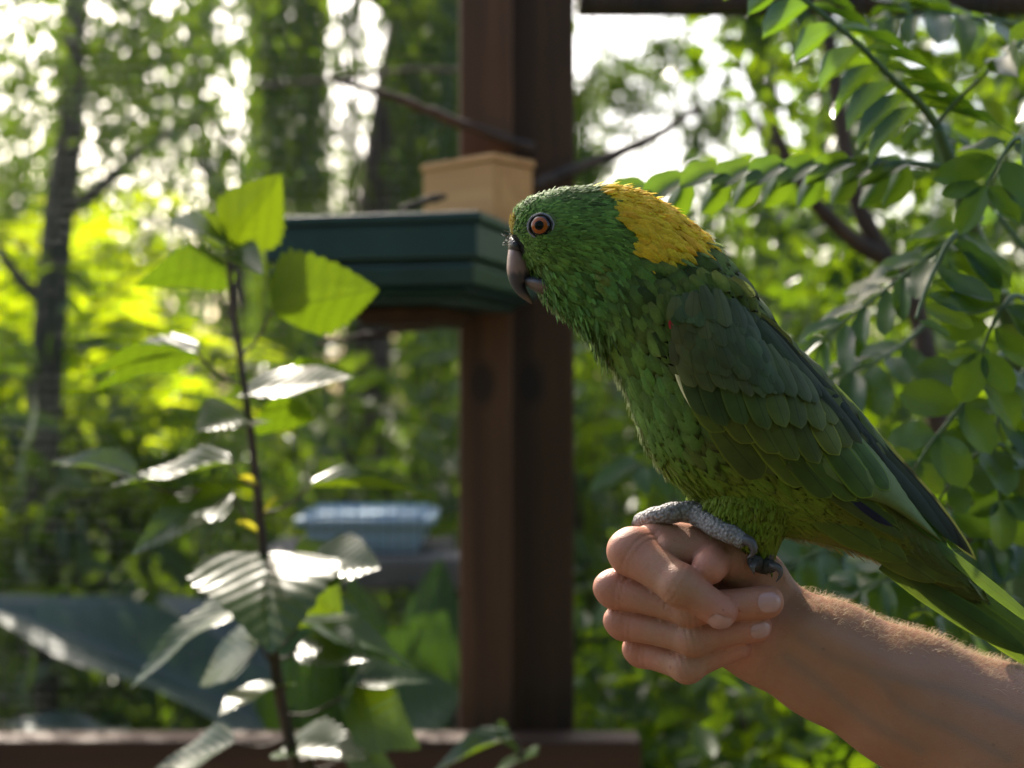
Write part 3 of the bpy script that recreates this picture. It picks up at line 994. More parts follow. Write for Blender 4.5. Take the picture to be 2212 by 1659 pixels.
def scatter(lf, ntry, u0, u1, seed, flow=None, mask=None, lmul=1.0):
    global off
    r = np.random.default_rng(seed)
    u = r.uniform(u0, u1, ntry); th = r.uniform(0, 2 * math.pi, ntry)
    p, t, n = lf.frame(u, th)
    pp = project(p * np.array([1, 0, 1]) + np.array([0, D0, 0])) if True else None
    c, e, Lp, Wp, lift = pigment(pp)
    # area element so that density follows feather size
    du = np.linalg.norm(lf.at(np.clip(u + .002, 0, 1), th) - lf.at(np.clip(u - .002, 0, 1), th), axis=-1)
    dt = np.linalg.norm(lf.at(u, th + .01) - lf.at(u, th - .01), axis=-1)
    area = du * dt
    dens = area / (Lp * Wp)
    keep = r.uniform(0, 1, ntry) < dens / np.quantile(dens, 0.985)
    keep &= ~((((pp[:, 0] - EYE_PX[0]) / 28) ** 2 + ((pp[:, 1] - EYE_PX[1]) / np.where(pp[:, 1] < EYE_PX[1], 24, 27)) ** 2 < 1))
    keep &= ~((pp[:, 0] < 1170) & (pp[:, 1] > 566) & (pp[:, 1] < 640))
    if mask is not None: keep &= mask(pp, th, n)
    p, t, n, c, e, Lp, Wp, lift, pp, th = (a[keep] for a in (p, t, n, c, e, Lp, Wp, lift, pp, th))
    if flow is not None:
        t = flow(pp, t, th)
        t = nrm(t - n * (t * n).sum(-1, keepdims=True))
    bl_ = smooth01(900, 1040, pp[:, 1])[:, None]; yy_ = (c[:, :1] > 0.6)
    c = c * (1 + (r.normal(0, 0.32, (len(c), 1)).clip(-.6, .7)) * (1 - 0.75 * bl_) * (1 - 0.5 * smooth01(700, 850, pp[:, 1]))[:, None] * np.where(yy_, 0.3, 1.0)) * r.normal(1, 0.05, (len(c), 3))
    sz = r.normal(1, 0.18, len(c)).clip(0.6, 1.5) * lmul
    v, q, uv, cc = feather_batch(p, t, n, Lp * k0 * sz, Wp * k0 * sz, lift * r.uniform(0.6, 1.5, len(c)), c, e, seed + 1)
    parts_v.append(v); parts_q.append(q + off); parts_uv.append(uv); parts_c.append(cc.clip(0, 1)); off += len(v)
    return len(c)


def flow_body(pp, t, th):
    """feathers sweep back along the body; on the cheeks and throat they hang down"""
    x, y = pp[:, 0], pp[:, 1]
    down = smooth01(500, 650, y) * smooth01(1420, 1250, x) * smooth01(900, 700, y)
    f = t.copy()
    f = f + np.stack([np.zeros_like(x), np.zeros_like(x), -0.75 * down], -1)
    f = f + np.stack([-0.25 * 0.3 * down * smooth01(1220, 1130, x), np.zeros_like(x), np.zeros_like(x)], -1)
    return nrm(f)


n1 = scatter(body, 60000, 0.004, 0.42, 21, flow_body)
n2 = scatter(body, 30000, 0.36, 0.985, 22, flow_body)
n3 = scatter(thigh_n, 16000, 0.02, 0.97, 23, None, None, 0.85)
n4 = scatter(thigh_f, 4000, 0.02, 0.97, 24, None, None, 0.85)
# loose downy fluff along throat, breast front and vent
r = np.random.default_rng(31)
u = np.concatenate([r.uniform(0.16, 0.42, 700), r.uniform(0.42, 0.62, 300), r.uniform(0.70, 0.94, 380)])
th = math.pi + r.normal(0, 0.12, len(u))
p, t, n = body.frame(u, th)
pp = project(p * np.array([1, 0, 1]) + np.array([0, D0, 0]))
c, e, Lp, Wp, lift = pigment(pp)
c = c * 0.5 + np.array([0.5, 0.48, 0.25]) * 0.5
t = nrm(flow_body(pp, t, th) + n * r.uniform(0.1, 0.6, (len(u), 1)))
v, q, uv, cc = feather_batch(p, t, nrm(n - t * (n * t).sum(-1, keepdims=True)), r.uniform(18, 40, len(u)) * k0, r.uniform(2.0, 5.0, len(u)) * k0, np.full(len(u), 0.15), c, e * 0, 32)
parts_v.append(v); parts_q.append(q + off); parts_uv.append(uv); parts_c.append(cc.clip(0, 1)); off += len(v)
# ruffled edge of crown, forehead, nape and throat
u = np.concatenate([r.uniform(0.01, 0.50, 900), r.uniform(0.06, 0.40, 700)])
th = np.concatenate([r.normal(0, 0.45, 900), math.pi + r.normal(0, 0.55, 700)])
p, t, n = body.frame(u, th)
pp = project(p * np.array([1, 0, 1]) + np.array([0, D0, 0]))
c, e, Lp, Wp, lift = pigment(pp)
c = c * r.normal(1, 0.25, (len(u), 1)).clip(0.5, 1.6)
t = nrm(flow_body(pp, t, th) + n * r.uniform(0.12, 0.50, (len(u), 1)) + r.normal(0, 0.08, (len(u), 3)))
v, q, uv, cc = feather_batch(p, t, nrm(n - t * (n * t).sum(-1, keepdims=True)), Lp * k0 * r.uniform(0.6, 1.05, len(u)), np.minimum(Wp, 11) * k0 * r.uniform(0.5, 0.9, len(u)), np.full(len(u), 0.2), c, e, 33)
parts_v.append(v); parts_q.append(q + off); parts_uv.append(uv); parts_c.append(cc.clip(0, 1)); off += len(v)
print('feathers', n1, n2, n3, n4)

# --- surface depth on the camera side, for laying the wing on the body
uu, tt = np.meshgrid(np.linspace(0.3, 1, 160), np.linspace(0.02, math.pi - 0.02, 60), indexing='ij')
sp3 = body.at(uu.ravel(), tt.ravel())
sppx = project(sp3)


def surf_depth(px, py):
    d2 = (sppx[:, 0] - px) ** 2 + (sppx[:, 1] - py) ** 2
    i = np.argsort(d2)[:6]
    wgt = 1 / (d2[i] + 4)
    return float((sp3[i, 1] * wgt).sum() / wgt.sum())


def feather_mesh(name, prof, nx=12, ny=3, cup=0.35, bend=0.06, asym=0.0):
    xs = np.linspace(0, 1, nx + 1)
    wv = np.interp(xs, [a for a, _ in prof], [b_ for _, b_ in prof])
    ts = np.linspace(-1, 1, 2 * ny + 1)
    v, uv, cc = [], [], []
    for i, x in enumerate(xs):
        for t in ts:
            y = 0.5 * t * wv[i] * (1 + asym * (1 if t > 0 else -1))
            z = -cup * 0.25 * t * t * wv[i] + bend * math.sin(x * math.pi)
            v.append((x, y, z)); uv.append((x, 0.5 + 0.5 * t * min(1, wv[i] + 0.2)))
            e = max(abs(t) ** 3, smoothstep(0.9, 1.0, x))
            cc.append((e, e, e, 1))
    m = len(ts)
    q = [[i * m + j, (i + 1) * m + j, (i + 1) * m + j + 1, i * m + j + 1] for i in range(nx) for j in range(m - 1)]
    return mesh_np(name, np.array(v), np.array(q), np.array(uv), np.array(cc))


def smoothstep(a, b, x):
    t = min(1, max(0, (x - a) / (b - a)))
    return t * t * (3 - 2 * t)


COV = [(0, 0.45), (0.3, 0.85), (0.6, 1.0), (0.8, 0.95), (0.9, 0.78), (0.96, 0.5), (1, 0.06)]
FLI = [(0, 0.4), (0.2, 0.75), (0.5, 1.0), (0.8, 0.98), (0.9, 0.82), (0.96, 0.52), (1, 0.05)]
PRI = [(0, 0.5), (0.3, 0.9), (0.6, 1.0), (0.8, 0.8), (0.93, 0.42), (1, 0.03)]
fm_cov = feather_mesh('covert_feather', COV)
fm_sec = feather_mesh('flight_feather', FLI, 14, 3, 0.3, 0.04)
fm_pri = feather_mesh('flight_feather', PRI, 14, 3, 0.25, 0.03)
fm_tail = feather_mesh('tail_feather', PRI, 14, 3, 0.3, 0.02)

# wing foundation: a curved plate lying on the flank
W_TOP = [(1478, 668), (1535, 645), (1600, 668), (1680, 735), (1760, 808), (1840, 892), (1920, 985), (1990, 1080), (2050, 1160)]
W_BOT = [(1458, 712), (1466, 800), (1500, 885), (1556, 960), (1620, 1008), (1720, 1040), (1815, 1068), (1915, 1092), (2040, 1175)]
WOFF = 0.0035
tp = spline(W_TOP, 60); bt = spline(W_BOT, 60)
gv = []
for i in range(60):
    for j in range(14):
        a = j / 13
        q_ = tp[i] * (1 - a) + bt[i] * a
        bulge = 0.004 * math.sin(math.pi * a) ** 0.5
        gv.append(P(q_[0], q_[1], surf_depth(*q_) - WOFF - bulge))
gv = np.array(gv)
gq = np.array([[i * 14 + j, i * 14 + j + 1, (i + 1) * 14 + j + 1, (i + 1) * 14 + j] for i in range(59) for j in range(13)])
back_ = gv + np.array([0, 0.004, 0])
nn = len(gv)
rimq = []
for i in range(59):
    rimq.append([i * 14, (i + 1) * 14, nn + (i + 1) * 14, nn + i * 14])
    rimq.append([i * 14 + 13, nn + i * 14 + 13, nn + (i + 1) * 14 + 13, (i + 1) * 14 + 13])
for j in range(13):
    rimq.append([j, nn + j, nn + j + 1, j + 1])
    rimq.append([59 * 14 + j, 59 * 14 + j + 1, nn + 59 * 14 + j + 1, nn + 59 * 14 + j])
wing = obj('wing', mesh_np('wing', np.concatenate([gv, back_]), np.concatenate([gq, gq[:, ::-1] + nn, np.array(rimq)])), M['skinb'], parrot)


def wing_depth(px, py):
    """distance from camera of the wing plate at a picture position"""
    d2 = (wpx[:, 0] - px) ** 2 + (wpx[:, 1] - py) ** 2
    i = np.argsort(d2)[:5]
    wgt = 1 / (d2[i] + 4)
    return float((gv[i, 1] * wgt).sum() / wgt.sum())


wpx = project(gv)


def lay(name, me, a, b_, wd, off_a, off_b, rgb, edge, parent, tilt=0.0, jit=0.12):
    """a feather from root a to tip b_ (picture units), lifted off the wing by off_*"""
    A = P(a[0], a[1], wing_depth(*a) - off_a)
    B = P(b_[0], b_[1], wing_depth(*b_) - off_b)
    x = nrm(B - A); Ld = np.linalg.norm(B - A)
    mid = ((a[0] + b_[0]) / 2, (a[1] + b_[1]) / 2)
    e = 14
    pxv = P(mid[0] + e, mid[1], wing_depth(mid[0] + e, mid[1])) - P(mid[0] - e, mid[1], wing_depth(mid[0] - e, mid[1]))
    pyv = P(mid[0], mid[1] + e, wing_depth(mid[0], mid[1] + e)) - P(mid[0], mid[1] - e, wing_depth(mid[0], mid[1] - e))
    n = np.cross(pxv, pyv); n = n if n[1] < 0 else -n
    n = nrm(nrm(n) + np.array([0, -0.6, 0]))
    n = nrm(n - x * n.dot(x)); y = np.cross(n, x)
    c, s = math.cos(tilt), math.sin(tilt)
    n, y = n * c + y * s, y * c - n * s
    m = Matrix.Identity(4)
    wm = wd * K1 * 0.665
    for i in range(3):
        m[i][0] = x[i] * Ld; m[i][1] = y[i] * wm; m[i][2] = n[i] * wm; m[i][3] = A[i]
    o = obj(name, me, M['vane'], parent, m)
    j = 1 + rng.normal(0, jit)
    o.color = (max(0, rgb[0] * j * (1 + rng.normal(0, .06))), max(0, rgb[1] * j), max(0, rgb[2] * j), edge)
    return o


def row(name, me, roots, tips, n, wd, oa, ob, rgb0, rgb1, edge, tilt=0.10, jx=3.0, rev=False):
    rr, tt_ = spline(roots, n), spline(tips, n)
    seq = range(n)
    for q_ in seq:
        f = q_ / max(1, n - 1)
        lay(name, me, rr[q_] + rng.normal(0, jx, 2), tt_[q_] + rng.normal(0, jx, 2), (wd[0] * (1 - f) + wd[1] * f) * rng.uniform(0.92, 1.08),
            oa + 0.00022 * (n - q_ if rev else q_), ob + 0.00022 * (n - q_ if rev else q_),
            tuple(a * (1 - f) + c * f for a, c in zip(rgb0, rgb1)), edge, wing, tilt)


G_DK = (0.072, 0.108, 0.014); G_OL = (0.100, 0.130, 0.014); G_GR = (0.090, 0.104, 0.030); G_BR = (0.060, 0.165, 0.016)
# long dark primaries at the back of the wing, deepest layer
row('flight_feather', fm_pri, [(1830, 880), (1850, 915), (1870, 950)], [(2108, 1212), (2090, 1190), (2070, 1180)], 4, (46, 40), 0.0010, -0.0030, (0.008, 0.009, 0.014), (0.012, 0.03, 0.012), 0.25, 0.0, 2)
row('flight_feather', fm_pri, [(1780, 930), (1760, 965), (1730, 985), (1700, 1000)], [(2062, 1190), (2035, 1195), (2005, 1188), (1960, 1165)], 5, (40, 36), 0.0012, -0.0010, G_BR, G_DK, 0.5, 0.05, 2)
row('flight_feather', fm_pri, [(1690, 1005), (1720, 1020)], [(1905, 1120), (1930, 1140)], 2, (26, 24), 0.0002, -0.0010, (0.008, 0.012, 0.05), (0.008, 0.012, 0.05), 0.0, 0.0, 1)
lay('flight_feather', fm_pri, (1740, 1040), (1842, 1082), 14, -0.0006, -0.0012, (0.35, 0.012, 0.012), 0.0, wing)
# secondaries: broad rounded vanes, each overlapping the next one further back
row('flight_feather', fm_sec, [(1535, 905), (1600, 900), (1655, 905), (1705, 915), (1755, 915), (1795, 895), (1815, 865)],
    [(1648, 1032), (1745, 1052), (1800, 1074), (1848, 1080), (1890, 1074), (1922, 1060), (1948, 1042)], 7, (74, 54), 0.0026, 0.0014, G_DK, (0.055, 0.125, 0.014), 0.8, 0.10, 2, True)
row('flight_feather', fm_sec, [(1800, 830), (1835, 868), (1855, 890)], [(1950, 1030), (1962, 1052), (1975, 1080)], 3, (46, 40), 0.0028, 0.0014, (0.075, 0.125, 0.014), G_DK, 0.8, 0.05, 2, True)
# greater coverts
row('covert_feather', fm_cov, [(1482, 800), (1540, 815), (1600, 820), (1660, 820), (1715, 830), (1762, 838)],
    [(1560, 930), (1640, 962), (1700, 985), (1752, 998), (1800, 990), (1838, 968)], 7, (68, 60), 0.0050, 0.0036, G_DK, G_OL, 0.7, 0.10, 3, True)
# median coverts
row('covert_feather', fm_cov, [(1470, 745), (1530, 750), (1590, 755), (1650, 762), (1705, 778), (1748, 800)],
    [(1528, 905), (1590, 925), (1648, 925), (1705, 925), (1758, 928), (1802, 920)], 8, (60, 52), 0.0066, 0.0056, (0.045, 0.085, 0.020), G_OL, 0.35, 0.10, 4, True)
row('covert_feather', fm_cov, [(1466, 720), (1530, 700), (1600, 715), (1660, 745), (1712, 775)],
    [(1505, 840), (1580, 850), (1640, 858), (1705, 868), (1768, 876)], 10, (48, 42), 0.0078, 0.0070, G_GR, (0.055, 0.09, 0.022), 0.2, 0.10, 4, True)
# lesser coverts: small soft scales at the shoulder, row above row
for q_ in range(6):
    f = q_ / 5
    y0_ = 800 - 112 * f
    row('covert_feather', fm_cov, [(1463 - 2 * f, y0_ - 48), (1530, y0_ - 58 - 8 * f), (1590 - 10 * f, y0_ - 42), (1650 - 42 * f, y0_ - 6 * (1 - f) - 12)],
        [(1474 - 8 * f, y0_ + 12), (1548, y0_ + 8), (1618 - 12 * f, y0_ + 24), (1690 - 50 * f, y0_ + 52)], 10 - q_ // 2, (40, 36), 0.0082 + 0.0005 * q_, 0.0080 + 0.0005 * q_, G_GR, (0.05, 0.085, 0.028), 0.06, 0.10, 5, True)
for q_ in range(3):
    y0_ = 676 - 12 * q_
    row('covert_feather', fm_cov, [(1456, y0_ - 10), (1500, y0_ - 22), (1550, y0_ - 24), (1600, y0_ + 6)], [(1462, y0_ + 30), (1512, y0_ + 22), (1570, y0_ + 20), (1628, y0_ + 52)], 11, (26, 28), 0.0098 - 0.001 * q_, 0.0108 - 0.0006 * q_, (0.062, 0.105, 0.022), (0.06, 0.09, 0.025), 0.05, 0.1, 5, True)
# scapulars along the back, lying over the top edge of the wing
row('covert_feather', fm_cov, [(1500, 650), (1560, 640), (1620, 680), (1690, 748), (1760, 820)], [(1585, 705), (1660, 730), (1730, 800), (1800, 876), (1868, 958)], 13, (44, 34), 0.0060, 0.0050, (0.05, 0.085, 0.024), (0.035, 0.05, 0.022), 0.25, -0.15, 4)
row('covert_feather', fm_cov, [(1545, 625), (1610, 665), (1690, 738), (1770, 822), (1830, 890)], [(1630, 690), (1702, 752), (1780, 830), (1850, 915), (1910, 995)], 12, (34, 24), 0.0030, 0.0020, (0.03, 0.045, 0.022), (0.02, 0.03, 0.02), 0.15, -0.35, 3)
# pale leading edge of the wing and the red spot at the bend
M['pale'] = simple_mat('pale_wing_edge', (0.62, 0.60, 0.32), 0.6, 0.3, 300)
b = MB()
ed = [(1455, 770), (1462, 800), (1474, 830), (1490, 862), (1510, 895), (1530, 920)]
b.tube(spline([P(a, c, wing_depth(a, c) - 0.001) for a, c in ed], 24), 0.0016 * np.sin(np.linspace(0.25, 3.0, 24)) + 0.0002, 8)
obj('wing_edge', b.mesh('wing_edge'), M['pale'], wing)
for (a, b_, w_) in (((1448, 690), (1452, 712), 12), ((1452, 688), (1460, 706), 11)):
    lay('covert_feather', fm_cov, a, b_, w_, 0.011, 0.013, (0.55, 0.02, 0.05), 0.0, wing)

# neck feathers falling over the shoulder of the wing
r = np.random.default_rng(61)
bl = spline([(1452, 780), (1449, 735), (1458, 690), (1500, 655), (1560, 640), (1625, 672)], 90)
px_ = bl[r.integers(0, 90, 120)] + r.normal(0, 9, (120, 2)) + np.array([-26, -42])
pw = np.stack([P(a[0], a[1], min(wing_depth(a[0] + 20, a[1] + 40), surf_depth(*a)) - 0.0085 + 0.004 * r.uniform()) for a in px_])
dr = nrm(np.stack([r.normal(0.5, 0.12, 120), np.full(120, -0.10), -r.normal(0.85, 0.08, 120)], -1))
nn_ = nrm(np.array([[0.0, -1.0, 0.15]]) - dr * (dr @ np.array([0.0, -1.0, 0.15]))[:, None])
c, e, Lp, Wp, lift = pigment(px_)
c = c * r.normal(1, 0.22, (120, 1)).clip(0.5, 1.6)
v, q, uv, cc = feather_batch(pw, dr, nn_, r.uniform(46, 70, 120) * k0, r.uniform(22, 34, 120) * k0, np.full(120, 0.08), c, np.full(120, 0.5), 62)
parts_v.append(v); parts_q.append(q + off); parts_uv.append(uv); parts_c.append(cc.clip(0, 1)); off += len(v)
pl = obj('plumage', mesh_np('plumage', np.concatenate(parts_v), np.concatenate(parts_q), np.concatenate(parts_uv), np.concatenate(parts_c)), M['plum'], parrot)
tag(pl, kind='stuff')

# tail: long vanes leaving the frame at the lower right
tv, tq, tt3 = Loft([(2000, 1150, 1900, 1205, 0.013), (2070, 1215, 2000, 1252, 0.009), (2125, 1270, 2085, 1295, 0.004)], 0, 60).grid(16, 16)
tail = obj('tail', mesh_np('tail', tv, [tq, tt3]), M['skinb'], parrot)


def tailf(a, b_, wd, da, db, rgb, edge, tilt):
    A, B = Q(a[0], a[1], da), Q(b_[0], b_[1], db)
    x = nrm(B - A); n = np.array([0, -1.0, 0]); n = nrm(n - x * n.dot(x)); y = np.cross(n, x)
    c, s = math.cos(tilt), math.sin(tilt); n, y = n * c + y * s, y * c - n * s
    m = Matrix.Identity(4)
    for i in range(3):
        m[i][0] = x[i] * np.linalg.norm(B - A); m[i][1] = y[i] * wd * k0; m[i][2] = n[i] * wd * k0; m[i][3] = A[i]
    o = obj('tail_feather', fm_tail, M['vane'], tail, m)
    o.color = (*rgb, edge)


T_G = (0.075, 0.145, 0.015); T_Y = (0.22, 0.23, 0.012); T_D = (0.028, 0.075, 0.012)
for a, b_, wd, da, db, rgb, e, ti in (
        ((1930, 1130), (2330, 1440), 62, 0.010, 0.004, T_D, 0.4, 0.35),
        ((1925, 1160), (2345, 1470), 66, 0.004, 0.0, T_G, 0.5, 0.2),
        ((1910, 1190), (2335, 1490), 66, -0.002, -0.003, T_G, 0.5, 0.1),
        ((1900, 1215), (2215, 1410), 58, -0.005, -0.006, T_D, 0.6, -0.1),
        ((1950, 1205), (2160, 1348), 50, 0.004, 0.004, T_Y, 0.4, -0.35),
        ((1940, 1195), (2105, 1310), 46, 0.008, 0.008, T_Y, 0.4, -0.5),
        ((1985, 1150), (2250, 1360), 30, -0.012, -0.004, (0.065, 0.135, 0.02), 0.6, 0.3),
        ((1840, 1110), (2075, 1262), 60, -0.020, -0.008, (0.085, 0.125, 0.015), 0.4, 0.0),
        ((1800, 1120), (2010, 1252), 64, -0.021, -0.010, (0.095, 0.13, 0.016), 0.3, -0.1),
        ((1740, 1090), (1940, 1205), 66, -0.026, -0.017, (0.10, 0.145, 0.016), 0.3, -0.1),
        ((1700, 1070), (1880, 1180), 66, -0.028, -0.022, (0.10, 0.15, 0.016), 0.3, -0.1)):
    tailf(a, b_, wd, da, db, rgb, e, ti)

# beak
M['beak'], n_ = new_mat('horn_beak')
o_ = N(n_, 'ShaderNodeOutputMaterial'); pb_ = N(n_, 'ShaderNodeBsdfPrincipled', i_Roughness=0.38)
at_ = N(n_, 'ShaderNodeAttribute', attribute_name='Col')
nz_ = N(n_, 'ShaderNodeTexNoise', i_Scale=260.0, i_Detail=5.0); tc2 = N(n_, 'ShaderNodeTexCoord'); L(n_, tc2.outputs['Object'], nz_.inputs['Vector'])
L(n_, mix_c(n_, math_n(n_, 'MULTIPLY', nz_.outputs['Fac'], 0.5), at_.outputs['Color'], mix_c(n_, 0.55, at_.outputs['Color'], (0.0, 0.0, 0.0))), pb_.inputs['Base Color'])
bp_n = N(n_, 'ShaderNodeBump'); bp_n.inputs['Strength'].default_value = 0.25; bp_n.inputs['Distance'].default_value = 0.0005
L(n_, nz_.outputs['Fac'], bp_n.inputs['Height']); L(n_, bp_n.outputs[0], pb_.inputs['Normal']); L(n_, pb_.outputs[0], o_.inputs[0])


def horn(name, rows, cfun, nu=40, nt=24, parent=parrot):
    lf = Loft(rows, 0, 120)
    v, q, t = lf.grid(nu, nt)
    pp_ = project(v * np.array([1, 0, 1]) + np.array([0, D0, 0]))
    c = np.array([cfun(a, b_) for a, b_ in pp_])
    return obj(name, mesh_np(name, v, [q, t], np.zeros((len(v), 2)), np.concatenate([c, np.ones((len(c), 1))], 1)), M['beak'], parent)


def upc(a, b_):
    t = smoothstep(584, 597, b_ + 4 * math.sin(a * 0.45))
    base = np.array([0.25, 0.155, 0.14]); dark = np.array([0.030, 0.030, 0.042])
    c = base * (1 - t) + dark * t
    u_ = smoothstep(628, 652, b_)
    return c * (1 - u_) + np.array([0.16, 0.10, 0.07]) * u_


# columns: outer (front) edge, inner edge
horn('upper_beak', [(1100, 527, 1128, 538, 0.0060), (1097, 545, 1136, 552, 0.0078), (1095, 565, 1146, 570, 0.0080), (1095, 586, 1150, 590, 0.0074), (1099, 606, 1146, 602, 0.0062), (1107, 622, 1135, 611, 0.0048), (1118, 636, 1137, 622, 0.0035), (1132, 647, 1144, 636, 0.0021), (1144, 654, 1148, 648, 0.0010), (1149, 657, 1149, 655, 0.0004)], upc)
horn('lower_beak', [(1128, 602, 1131, 611, 0.0035), (1139, 598, 1146, 624, 0.0085), (1155, 596, 1166, 635, 0.0120), (1174, 600, 1188, 638, 0.0135), (1192, 606, 1204, 634, 0.0120)], lambda a, b_: np.array([0.05, 0.052, 0.065]) if b_ < 612 else np.array([0.15, 0.11, 0.10]))
horn('cere', [(1100, 512, 1122, 516, 0.0050), (1098, 522, 1130, 527, 0.0082), (1097, 532, 1135, 539, 0.0092), (1098, 540, 1134, 548, 0.0082)], lambda a, b_: np.array([0.03, 0.026, 0.028]))
b = MB()
nc = Q(1114, 530, -0.0078)
b.tube([nc + 0.0013 * np.array([math.cos(f), 0.15 * math.cos(f) - 0.1, 0.8 * math.sin(f)]) for f in np.linspace(0, 2 * math.pi, 17)], 0.00045, 8, False)
obj('nostril', b.mesh('nostril'), simple_mat('cere_skin', (0.10, 0.085, 0.08), 0.6, 0.3, 900), parrot)
# bristles at the base of the beak
b = MB()
for i in range(46):
    a = np.array([rng.uniform(1097, 1124), rng.uniform(505, 545)])
    s0 = Q(a[0], a[1], -rng.uniform(0.001, 0.007))
    s1 = s0 + np.array([-rng.uniform(0.0012, 0.004), -0.001, rng.uniform(-0.0014, 0.0015)])
    b.tube([s0, (s0 + s1) / 2 + np.array([0, 0, 0.0004]), s1], [0.00018, 0.00014, 0.00005], 4)
bo = obj('bristles', b.mesh('bristles'), simple_mat('bristle', (0.10, 0.085, 0.07), 0.5), parrot); tag(bo, kind='stuff')

# eyes
M['ball'] = simple_mat('eye_dark', (0.012, 0.010, 0.010), 0.12, 0.1, 50, 0.4)
M['iris'] = simple_mat('orange_iris', (0.32, 0.075, 0.006), 0.15, 0.5, 900, 0.35)
M['pup'] = simple_mat('pupil', (0.002, 0.002, 0.003), 0.05, 0.0, 50, 0.25)
M['lid'] = simple_mat('eye_skin', (0.26, 0.25, 0.27), 0.7, 0.4, 1400, 0.3, bump=0.8)


def cap(a0, a1, r_, nu=8, nt=32):
    v = []
    for i in range(nu + 1):
        a = a0 + (a1 - a0) * i / nu
        for j in range(nt):
            f = 2 * math.pi * j / nt
            v.append((r_ * math.sin(a) * math.cos(f), -r_ * math.cos(a), r_ * math.sin(a) * math.sin(f)))
    q = [[i * nt + j, i * nt + (j + 1) % nt, (i + 1) * nt + (j + 1) % nt, (i + 1) * nt + j] for i in range(nu) for j in range(nt)]
    return np.array(v), np.array(q)


uu2, tt2 = np.meshgrid(np.linspace(0.02, 0.3, 120), np.linspace(0.02, math.pi - 0.02, 60), indexing='ij')
hp3 = body.at(uu2.ravel(), tt2.ravel()); hpx = project(hp3)
i_ = np.argsort((hpx[:, 0] - EYE_PX[0]) ** 2 + (hpx[:, 1] - EYE_PX[1]) ** 2)[:6]
eye_y = hp3[i_, 1].mean()
for side in (1, -1):
    ey = eye_y if side == 1 else 2 * D0 - eye_y
    ctr = P(EYE_PX[0], EYE_PX[1], ey) + np.array([0, side * 0.0022, 0])
    if side == -1: ctr[0], ctr[2] = P(*EYE_PX, eye_y)[0], P(*EYE_PX, eye_y)[2]
    rot = Matrix.Translation(ctr) @ Matrix.Rotation(0.0 if side == 1 else math.pi, 4, 'Z') @ Matrix.Rotation(R(-14), 4, 'Z')
    er = 0.0056
    eo = obj('eye', mesh_np('eye', *cap(0.0, math.pi * 0.95, er, 20)), M['ball'], parrot, rot)
    for nme, a0, a1, rr_, mt in (('iris', R(23), R(44), er * 1.012, 'iris'), ('pupil', R(0.5), R(23.5), er * 1.022, 'pup')):
        obj(nme, mesh_np(nme, *cap(a0, a1, rr_)), M[mt], eo)
    # skin ring round the eye
    for rr_, yy, tr_ in ((0.0055, -0.0025, 0.00055), (0.0063, -0.0022, 0.00045)):
        b = MB()
        ring = [(rr_ * math.cos(f) * (1 + 0.02 * math.sin(9 * f)), yy + 0.0002 * math.sin(7 * f), rr_ * 0.94 * math.sin(f)) for f in np.linspace(0, 2 * math.pi, 41)]
        b.tube(ring, tr_, 8, False)
        obj('eye_ring', b.mesh('eye_ring'), M['lid' if rr_ > 0.0058 else 'ball'], eo)

# feet
M['scale'], n_ = new_mat('scaly_skin')
o_ = N(n_, 'ShaderNodeOutputMaterial'); pb_ = N(n_, 'ShaderNodeBsdfPrincipled', i_Roughness=0.65)
tc2 = N(n_, 'ShaderNodeTexCoord'); vo_ = N(n_, 'ShaderNodeTexVoronoi', i_Scale=620.0); L(n_, tc2.outputs['Object'], vo_.inputs['Vector'])
L(n_, ramp(n_, vo_.outputs['Distance'], [(0.1, (0.27, 0.255, 0.25)), (0.5, (0.21, 0.195, 0.19)), (0.85, (0.12, 0.10, 0.095))]), pb_.inputs['Base Color'])
bp_n = N(n_, 'ShaderNodeBump', invert=True); bp_n.inputs['Strength'].default_value = 0.9; bp_n.inputs['Distance'].default_value = 0.0009
L(n_, vo_.outputs['Distance'], bp_n.inputs['Height']); L(n_, bp_n.outputs[0], pb_.inputs['Normal']); L(n_, pb_.outputs[0], o_.inputs[0])
M['claw'] = simple_mat('claw_horn', (0.075, 0.07, 0.075), 0.3, 0.35, 300)
M['scaled'] = simple_mat('dark_scaly_skin', (0.05, 0.045, 0.04), 0.6, 0.4, 700, bump=0.8)


def toe(path, rad, parent, claw=None, mat='scale', cr=0.0018):
    pts = spline([Q(*p_) for p_ in path], 110)
    rr = np.interp(np.linspace(0, 1, 110), np.linspace(0, 1, len(rad)), rad)
    ss = np.linspace(0, 1, 110) * len(path)
    rr = rr * (0.94 + 0.12 * np.abs(np.sin(ss * 0.75 * math.pi)) + 0.035 * np.abs(np.sin(ss * 3.5 * math.pi)))
    b = MB(); b.tube(pts, rr, 16)
    to = obj('toe', b.mesh('toe'), M[mat], parent)
    if claw:
        b = MB(); cp = spline([Q(*p_) for p_ in claw], 20)
        b.tube(cp, cr * (1 - np.linspace(0, 1, 20) ** 1.6) + 0.00012, 12)
        obj('claw', b.mesh('claw'), M['claw'], to)
    return to


